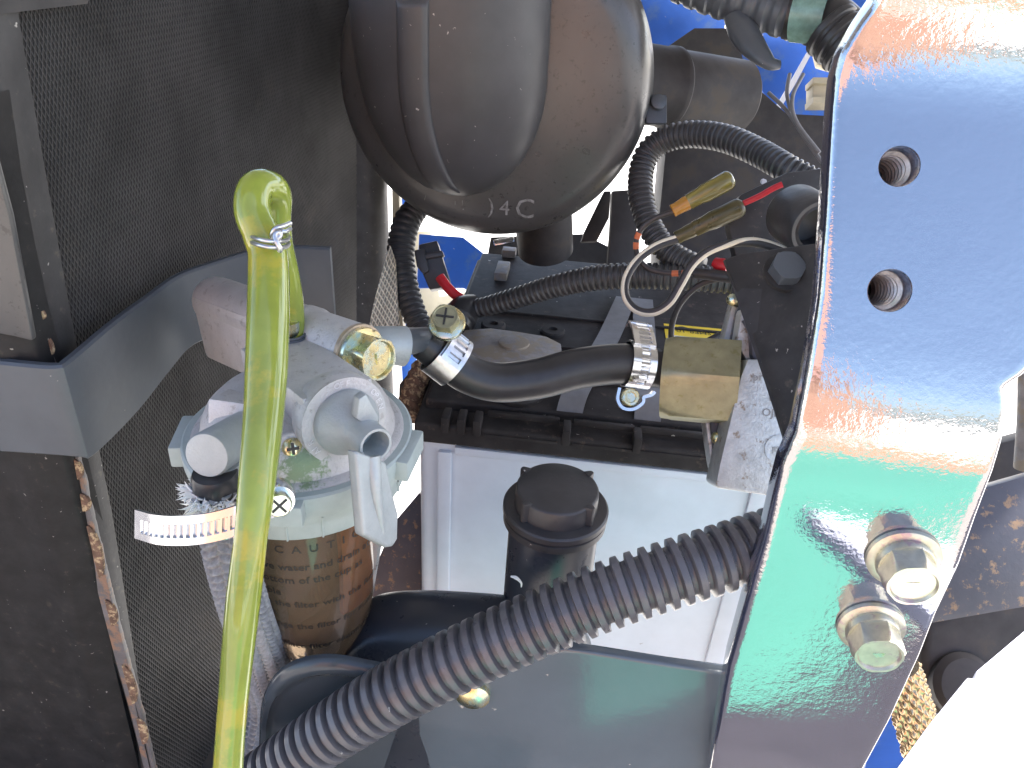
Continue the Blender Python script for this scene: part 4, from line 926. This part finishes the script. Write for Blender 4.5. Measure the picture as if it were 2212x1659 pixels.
# corner bracket behind the right edge
slab('rusty_side_plate', [(2050, 1075), (2260, 1015), (2260, 1305), (2180, 1318), (2000, 1350), (1975, 1330)], .40, .008, m_rustplate, 'dark navy plate with rust spots, sticking out right of the post', 'plate')

# ------------------------------------------------------------------ black triangular gusset plate with its bolt and threaded boss
gu = thing('gusset_plate', W(1700, 960, .375), 'black triangular steel plate between the navy post and the fuel pump', 'plate')
slab('plate_body', [(1566, 560, .415), (1600, 548, .41), (1800, 520, .37), (1800, 700, .36), (1760, 940, .35), (1712, 1010, .352), (1703, 966, .358), (1650, 800, .385), (1600, 655, .405)], .38, .005, m_dusty, parent=gu, bv=.0008)
gb = W(1695, 588, .385); bm = BM(); hexprism(bm, gb, (UP * .55 - FWD * .83).normalized(), .0088, .007, RIGHT); obj('bolt', bm, m_strap, gu)
bm = BM(); lathe(bm, [(.004, -.002), (.0105, -.002), (.0105, .0005), (.004, .0005)], gb, (UP * .55 - FWD * .83).normalized(), 32); obj('washer', bm, m_dusty, gu)
tbs = thing('threaded_boss', W(1735, 500, .40), 'round black threaded boss partly hidden behind the navy post', 'boss')
ba = (-FWD * .80 + DOWN * .42 + RIGHT * .1).normalized(); b0 = W(1745, 480, .41)
bm = BM(); Rb = px(66, .405)
lathe(bm, [(Rb * .9, -.02), (Rb * 1.02, -.016), (Rb * 1.02, .006), (Rb * .98, .008), (Rb * .98, .012), (Rb * .92, .0135), (Rb * .80, .0135), (Rb * .78, .011)] + [(Rb * (.66 + .04 * (i % 2)), .012 - .0012 * i) for i in range(14)] + [(.001, -.006)], b0, ba, 56); obj('boss_ring', bm, m_black, tbs)
slab('dark_bracket', [(1600, 420), (1700, 372), (1800, 360), (1800, 545), (1590, 556), (1570, 470)], .47, .01, m_dusty, 'dark bracket behind the bullet connectors', 'bracket')

# ------------------------------------------------------------------ front cross plate and rounded end guard (bottom)
q1, q2 = W(1562, 1452, .366), W(880, 1640, .420)
nF = (q2 - q1).cross(UP).normalized(); nF = nF if nF.dot(FWD) < 0 else -nF
def F_(x, y, l=0): return on(x, y, q1 + nF * l, nF)
fpz = thing('front_cross_plate', F_(1250, 1650), 'glossy black steel cross plate at the bottom, between conduit and navy post', 'plate')
bm = BM(); plate(bm, [F_(x, y) for x, y in [(898, 1480), (1000, 1440), (1220, 1402), (1290, 1412), (1440, 1436), (1600, 1458), (1590, 1600), (1560, 1740), (898, 1760)]], -nF * .006); bevel(bm, .0022, 3); obj('cross_plate_sheet', bm, m_plate, fpz)
tF = UP.cross(nF).normalized(); tF = tF if tF.dot(RIGHT) > 0 else -tF
bm = BM(); lathe(bm, [(.004, -.002), (.0085, -.002), (.0085, .002), (.006, .004), (.002, .0045)], F_(1022, 1500, .001), nF, 32); obj('clip_screw', bm, m_yzinc, fpz)
eg = thing('end_guard', F_(740, 1650), 'glossy black guard with rounded top corner, under the left end of the conduit', 'guard')
bm = BM(); top = [(548, 1760), (556, 1620), (560, 1540), (575, 1490), (610, 1452), (660, 1432), (720, 1428), (800, 1442), (897, 1462)]
tp3, _ = spline([F_(x, y, .020) for x, y in top], .004); c3 = F_(800, 1740, .020); rings = []
for f, l in ((1.0, -.004), (1.0, -.002), (.99, -.0006), (.97, .0012), (.93, .0012), (.91, -.0008), (.88, -.0012), (.6, .0016), (.3, .002), (.02, .002)):
    rings.append([c3 + (p - c3) * f + nF * l for p in tp3])
ringgrid(bm, rings, None, False); bmesh.ops.solidify(bm, geom=bm.faces[:], thickness=.001); obj('guard_sheet', bm, m_plate, eg, smooth=50)

# ------------------------------------------------------------------ reservoir with filler neck
rs = thing('reservoir', W(1000, 1440, .47), 'black plastic tank with tall capped filler neck, in front of the battery', 'tank')
RC = W(1003, 1418, .414); sR = px(1, .414)
bm = BM(); rings = []
for h, f in ((-.12, 1.02), (-.02, 1.0), (.0, .985), (.010, .95), (.019, .88), (.027, .76), (.0325, .58), (.0355, .36), (.0365, .02)):
    rings.append([RC + UP * h + V((math.copysign(abs(math.cos(a)) ** .6, math.cos(a)) * 286 * sR * f, math.copysign(abs(math.sin(a)) ** .6, math.sin(a)) * .026 * f, 0)) for a in [2 * math.pi * i / 72 for i in range(72)]])
ringgrid(bm, rings); obj('tank_body', bm, m_tank, rs)
NT = W(1205, 1052, .366); NBt = drop(NT, 1460)
nk = px(1, .366); nh = (NT - NBt).length
bm = BM(); lathe(bm, [(102 * nk, -nh * 1.3), (102 * nk, -nh * .9), (100 * nk, -90 * nk), (96 * nk, -80 * nk)], NT, UP, 64); obj('filler_neck', bm, m_tank, rs)
cpt = thing('filler_cap', NT - UP * 90 * nk, 'black plastic screw cap with four lugs on the filler neck', 'cap')
bm = BM(); lathe(bm, [(80 * nk, -92 * nk), (110 * nk, -92 * nk), (114 * nk, -88 * nk), (114 * nk, -72 * nk), (110 * nk, -70 * nk), (110 * nk, -66 * nk), (116 * nk, -64 * nk), (116 * nk, -52 * nk), (112 * nk, -48 * nk), (80 * nk, -46 * nk), (78 * nk, -46 * nk)], NT, UP, 80); obj('cap_flange', bm, m_black, cpt)
bm = BM(); lathe(bm, [(91 * nk, -48 * nk), (90 * nk, -6 * nk), (88 * nk, -2 * nk), (84 * nk, 0), (30 * nk, .5 * nk), (.1 * nk, .5 * nk)], NT, UP, 80, caps=(False, True)); obj('cap_top', bm, m_black, cpt)
for a in (38, 142, 222, 318):
    d = V((math.cos(rad(a)), math.sin(rad(a)), 0)); t = UP.cross(d); bm = BM(); o = NT + d * 91 * nk
    plate(bm, [o - d * 10 * nk - t * 13 * nk - UP * 47 * nk, o + d * 10 * nk - t * 5 * nk - UP * 47 * nk, o + d * 10 * nk + t * 5 * nk - UP * 47 * nk, o - d * 10 * nk + t * 13 * nk - UP * 47 * nk], UP * 49 * nk); bevel(bm, .0009); obj('cap_lug', bm, m_black, cpt)

bm = BM(); tube(bm, [on(*p, NT + V((0, -.0235, 0)), V((0, -1, 0))) for p in [(1103, 1245), (1112, 1247), (1120, 1252), (1126, 1260), (1126, 1268)]], [.0004, .0009, .0007, .0005, .0003], 8, .0006)
obj('lint', bm, m_fray, label='small pale curl of lint stuck to the filler neck', cat='lint')
# unseen slab added under the bay: keeps the light of the yard from the lower part of the bay
bm = BM(); box(bm, V((-.34, .27, .74)), V((.36, 0, 0)), V((0, .16, 0)), V((0, 0, .02))); bevel(bm, .004); obj('bounce_blocker', bm, m_dark, label='unseen dark slab added under the radiator to block light from the ground', cat='blocker')
# ------------------------------------------------------------------ corrugated conduits
def ribs(pitch, lo, duty=.62):
    def f(s, L, a):
        x = (s / pitch) % 1
        e = .16
        if x < e: g = x / e
        elif x < duty: g = 1
        elif x < duty + e: g = 1 - (x - duty) / e
        else: g = 0
        return lo + (1 - lo) * g * g * (3 - 2 * g)
    return f
big = [W(*p) for p in [(500, 1730, .368), (590, 1668, .362), (700, 1590, .354), (850, 1497, .346), (1000, 1420, .341), (1150, 1352, .337), (1300, 1290, .334), (1450, 1240, .333), (1560, 1205, .334), (1660, 1172, .336), (1760, 1140, .338)]]
cd = BM(); pitch = .0063; tube(cd, big, [.0138, .0138, .0140, .0142, .0143, .0144, .0145, .0146, .0147, .0148, .0148], 48, pitch / 14, ribs(pitch, .79, .58)); obj('corrugated_conduit', cd, m_conduit, label='thick black corrugated conduit running diagonally across the front', cat='conduit')
up_c = [W(*p) for p in [(1515, 582, .56), (1450, 548, .57), (1410, 500, .575), (1388, 440, .58), (1384, 380, .585), (1400, 330, .585), (1440, 300, .58), (1500, 290, .57), (1570, 300, .555), (1640, 330, .54), (1700, 364, .525), (1760, 395, .52)]]
bm = BM(); pitch = .0042; tube(bm, up_c, [.0092, .0094, .0096, .0096, .0096, .0098, .0100, .0100, .0100, .0098, .0096, .0094], 32, pitch / 8, ribs(pitch, .86, .55)); obj('corrugated_loom', bm, m_loom, label='thin black corrugated loom looping over the two bullet connectors', cat='conduit')
lo_c = [W(*p) for p in [(985, 668, .645), (1040, 664, .63), (1120, 642, .615), (1200, 618, .60), (1290, 600, .585), (1380, 596, .575), (1470, 598, .565), (1580, 606, .56)]]
bm = BM(); pitch = .0046; tube(bm, lo_c, [.0075, .0080, .0086, .0092, .0098, .0100, .0100, .0098], 32, pitch / 8, ribs(pitch, .87, .55)); obj('corrugated_loom', bm, m_loom, label='black corrugated loom lying across the battery lid from the red wire', cat='conduit')
bm = BM(); tube(bm, [W(*p) for p in [(1030, 655, .64), (1005, 670, .635), (988, 695, .628), (985, 712, .622)]], [.008, .013, .015, .011], 24); obj('terminal_boot', bm, m_rubber, label='black rubber boot over the battery terminal by the red wire', cat='boot')
bhc = [W(*p) for p in [(915, 432, .70), (880, 478, .69), (866, 540, .685), (872, 600, .68), (890, 665, .675), (914, 720, .67), (940, 775, .66)]]
bm = BM(); pitch = .0058; tube(bm, bhc, [.0105, .0125, .0125, .0118, .0112, .0108, .0105], 28, pitch / 8, ribs(pitch, .90, .55)); obj('corrugated_loom', bm, m_loom, label='dark corrugated loom rising beside the radiator, its right side sunlit', cat='conduit')
wc = thing('wire_connector', W(938, 575, .64), 'black plastic plug on the red wire, under the air cleaner', 'connector')
slab('plug_body', [(904, 528), (944, 519), (972, 608), (968, 620), (928, 626), (908, 580)], .645, .016, m_black, parent=wc); slab('plug_latch', [(894, 540), (916, 536), (926, 585), (914, 592), (900, 575)], .640, .012, m_black, parent=wc); slab('plug_rim', [(908, 548), (955, 540), (960, 552), (912, 561)], .641, .01, m_black, parent=wc)
bm = BM(); tube(bm, [W(*p) for p in [(950, 598, .64), (968, 622, .638), (995, 645, .636), (1035, 662, .632)]], .0042, 16); obj('red_wire', bm, m_red, label='thick red wire from the black plug to the battery loom', cat='wire')

# ------------------------------------------------------------------ loose wires and bullet connectors
d_ = .47
def wire_thing(name, loc, label): return thing(name, loc, label, 'wire')
w1 = wire_thing('sleeved_wire', W(1400, 480, .46), 'thin black wire with orange marks, bending from the olive connector')
WP = [W(*p) for p in [(1458, 456, .455), (1410, 474, .46), (1382, 500, .465), (1374, 532, .468), (1382, 562, .47), (1405, 582, .47), (1445, 590, .468), (1500, 590, .462), (1580, 598, .45)]]
bm = BM(); wp1 = tube(bm, WP, .0017, 12, .001); obj('insulation', bm, m_black, w1)
for x, y in ((1378, 508), (1373, 531), (1460, 589), (1480, 589)):
    j = min(range(len(wp1)), key=lambda i: (proj(wp1[i])[0] - x) ** 2 + (proj(wp1[i])[1] - y) ** 2); j = max(2, min(len(wp1) - 3, j))
    bm = BM(); tube(bm, wp1[j - 2:j + 3], .0019, 12, .001); obj('orange_mark', bm, m_orange, w1)
bm = BM(); tube(bm, [W(*p) for p in [(1500, 589, .4605), (1540, 594, .456), (1590, 601, .448)]], .0034, 14); obj('outer_sleeve', bm, m_black, w1)
w2 = wire_thing('striped_wire', W(1400, 670, .45), 'black wire with an ivory stripe, making a large loop over the battery')
SP = [W(*p) for p in [(1466, 516, .462), (1420, 532, .46), (1380, 560, .458), (1354, 600, .455), (1352, 640, .452), (1374, 668, .45), (1410, 674, .448), (1444, 654, .446), (1468, 616, .444), (1494, 572, .442), (1530, 542, .44), (1580, 526, .435), (1630, 524, .428), (1680, 538, .418), (1725, 562, .408), (1780, 590, .40)]]
bm = BM(); sp = tube(bm, SP, .0023, 14, .001); obj('insulation', bm, m_black, w2)
cent = W(1420, 600, .45); fr_ = frames(sp); st_ = []
for p, (t, u, w) in zip(sp, fr_):
    x_, y_, _ = proj(p); k_ = fr_.index((t, u, w)); side = t.cross(-FWD).normalized()
    f_ = sst(.62, .80, k_ / len(sp)); a__ = math.pi * f_
    q = side * math.cos(a__) - FWD * (.75 + .5 * math.sin(a__)); q = (q - t * q.dot(t)).normalized(); st_.append(p + q * .0016)
sm = [st_[0]] + [(st_[i - 1] + st_[i] * 2 + st_[i + 1]) / 4 for i in range(1, len(st_) - 1)] + [st_[-1]]
bm = BM(); tube(bm, sm[::3], .0014, 10, .001); obj('stripe', bm, m_ivory, w2)
def bullet(label, a, b, da, db, mm, mc):
    t_ = thing('bullet_connector', W(*a, da), label, 'connector', 'bullet connectors')
    p, q = W(*a, da), W(*b, db); ax = (q - p).normalized(); Lb = (q - p).length
    bm = BM(); lathe(bm, [(.0030, Lb * .22), (.0046, Lb * .28), (.0048, Lb * .45), (.0056, Lb * .55), (.0058, Lb * .92), (.0050, Lb * .97), (.0034, Lb), (.0010, Lb)], p, ax, 28); obj('sleeve', bm, mm, t_)
    bm = BM(); lathe(bm, [(.0036, 0), (.0040, .0006), (.0038, Lb * .08), (.0044, Lb * .24), (.0042, Lb * .27), (.0025, Lb * .27), (.0022, Lb * .02)], p, ax, 24); obj('collar', bm, mc, t_)
    return t_
bullet('clear olive bullet connector with amber collar, pointing up to the right', (1452, 456), (1583, 384), .453, .445, m_olive, m_amber)
bullet('darker dusty olive bullet connector below the amber-collared one', (1460, 514), (1606, 444), .463, .455, m_oliveD, m_oliveD)
bm = BM(); tube(bm, [W(*p) for p in [(1600, 442, .455), (1640, 424, .45), (1668, 408, .447), (1690, 398, .445)]], .0018, 12); obj('red_wire', bm, m_red, label='thin red wire with a pale mark, running from the dark connector to the right', cat='wire')
bm = BM(); tube(bm, [W(*p) for p in [(1560, 600, .47), (1510, 616, .475), (1470, 655, .48), (1452, 700, .485), (1450, 745, .49)]], .0019, 12); obj('thin_wire', bm, m_black, label='thin black wire dropping behind the brass fitting', cat='wire')
bm = BM(); tube(bm, [W(*p) for p in [(1600, 715, .49), (1560, 722, .49), (1520, 742, .49)]], .0022, 12); obj('thin_wire', bm, m_black, label='short thin black wire over the yellow label', cat='wire')
bm = BM(); tube(bm, [W(*p) for p in [(1543, 566, .46), (1556, 572, .458), (1572, 576, .456)]], [.003, .0042, .004], 16); obj('red_wire', bm, m_red, label='short red wire end showing above the black triangular plate', cat='wire')
bm = BM(); tube(bm, [W(*p) for p in [(1648, 392, .50), (1651, 393, .498)]], .0018, 12, .0005); obj('pale_rivet', bm, m_white, label='small white rivet on the dark bracket', cat='rivet')

# ------------------------------------------------------------------ hose cluster at top right
th_ = thing('intake_hose', W(1650, 30, .55), 'dark ribbed intake hose with clear band at the top, beside the navy post', 'hose')
bm = BM(); pitch = .011; tube(bm, [W(*p) for p in [(1440, -60, .58), (1540, -20, .57), (1640, 12, .56), (1720, 34, .55)]], .0170, 40, pitch / 8, ribs(pitch, .92, .6)); obj('ribbed_hose', bm, m_strap, th_)
bm = BM(); tube(bm, [W(*p) for p in [(1700, 28, .55), (1760, 36, .545), (1810, 66, .535), (1850, 120, .53)]], [.017, .019, .0185, .018], 40); obj('elbow', bm, m_rubber, th_)
bm = BM(); pitch = .008; tube(bm, [W(*p) for p in [(1790, 60, .53), (1830, 100, .525), (1880, 150, .52)]], .0195, 40, pitch / 8, ribs(pitch, .92, .6)); obj('ribbed_hose', bm, m_rubber, th_)
ha_ = (W(1810, 34, .53) - W(1700, 24, .545)).normalized()
bm = BM(); lathe(bm, [(.0185, -.012), (.0195, -.012), (.0195, .010), (.0185, .010)], W(1758, 30, .54), ha_, 44, caps=(False, False)); obj('clear_band', bm, mat('clear_band', (.25, .42, .36), .2, trans=.3, var=.3, vs=120), th_)
bm = BM(); tube(bm, [W(*p) for p in [(1592, 40, .56), (1612, 80, .552), (1636, 112, .545), (1662, 136, .54), (1684, 140, .54)]], [.010, .0118, .0108, .008, .004], 28, .0015, flat=.7); obj('lug', bm, m_strap, th_)

# ------------------------------------------------------------------ lower right corner
kn = thing('rubber_mount', W(2080, 1500, .50), 'dark grimy rubber mount behind the white panel at lower right', 'mount')
bm = BM(); plate(bm, [W(x, y, .50) for x, y in [(1998, 1346), (2120, 1300), (2260, 1290), (2240, 1440), (2160, 1500), (2060, 1560), (2010, 1540), (1992, 1450)]], FWD * .05); bevel(bm, .006, 3); obj('mount_block', bm, m_dark, kn)
bm = BM(); lathe(bm, [(.02, -.01), (.0205, .002), (.017, .006), (.006, .008), (.001, .008)], W(2080, 1480, .495), (-FWD * .9 + UP * .3).normalized(), 32); obj('mount_cap', bm, m_dark, kn)
slab('blue_lower_panel', [(1900, 1380), (2240, 1380), (2240, 1760), (1850, 1760), (1870, 1650)], .56, .006, m_blue, vert=True, label= 'dark blue panel behind the white corner piece at lower right', cat='panel')
bm = BM()
bpth, bl_ = spline([W(*p) for p in [(1940, 1440, .47), (1966, 1520, .475), (1990, 1600, .48), (2016, 1720, .49)]], .0009); frb = frames(bpth, RIGHT); rings = []
for i, (p, (t, u, w)) in enumerate(zip(bpth, frb)):
    rings.append([p + (u * math.cos(a) + w * math.sin(a)) * .0118 * (1 + .15 * max(-.3, math.sin(a * 14 + (math.pi if (i // 6) % 2 else 0)) * math.sin(math.pi * (i % 6) / 6))) for a in [2 * math.pi * j / 112 for j in range(112)]])
ringgrid(bm, rings); obj('beaded_sleeve', bm, m_bead, label='gold beaded metal sleeve catching the sun at lower right', cat='sleeve')
wp_ = W(2120, 1540, .285); 
wf = thing('white_corner_panel', at_z(2130, 1600, wp_.z), 'sunlit white panel with grey edge in the bottom right corner', 'panel')
zW = wp_.z
bm = BM(); plate(bm, [at_z(x, y, zW) for x, y in [(2330, 1290), (2212, 1392), (2140, 1455), (2060, 1540), (1960, 1660), (1900, 1740), (2330, 1740)]], -UP * .012); bevel(bm, .0012); obj('panel_top', bm, m_white, wf)
bm = BM(); plate(bm, [at_z(x, y, zW - .0015) for x, y in [(2330, 1250), (2212, 1362), (2110, 1448), (2106, 1466), (2090, 1462), (2010, 1560), (1944, 1650), (1880, 1740), (1900, 1742), (1960, 1662), (2060, 1542), (2140, 1457), (2212, 1394), (2330, 1295)]], -UP * .01); bevel(bm, .001); obj('grey_edge', bm, m_edge, wf)  # lavender-grey strip along the panel's upper left border
bm = BM(); tube(bm, [W(2226, 800, .45), W(2224, 900, .46), W(2216, 1010, .47)], .0065, 24); obj('pale_pipe', bm, m_lead, label='pale grey pipe just showing at the right edge beyond the post', cat='pipe')
slab('dark_side_block', [(2150, 960), (2260, 930), (2260, 1060), (2120, 1070)], .52, .02, m_dark, 'dark block behind the right edge of the navy post', 'block')
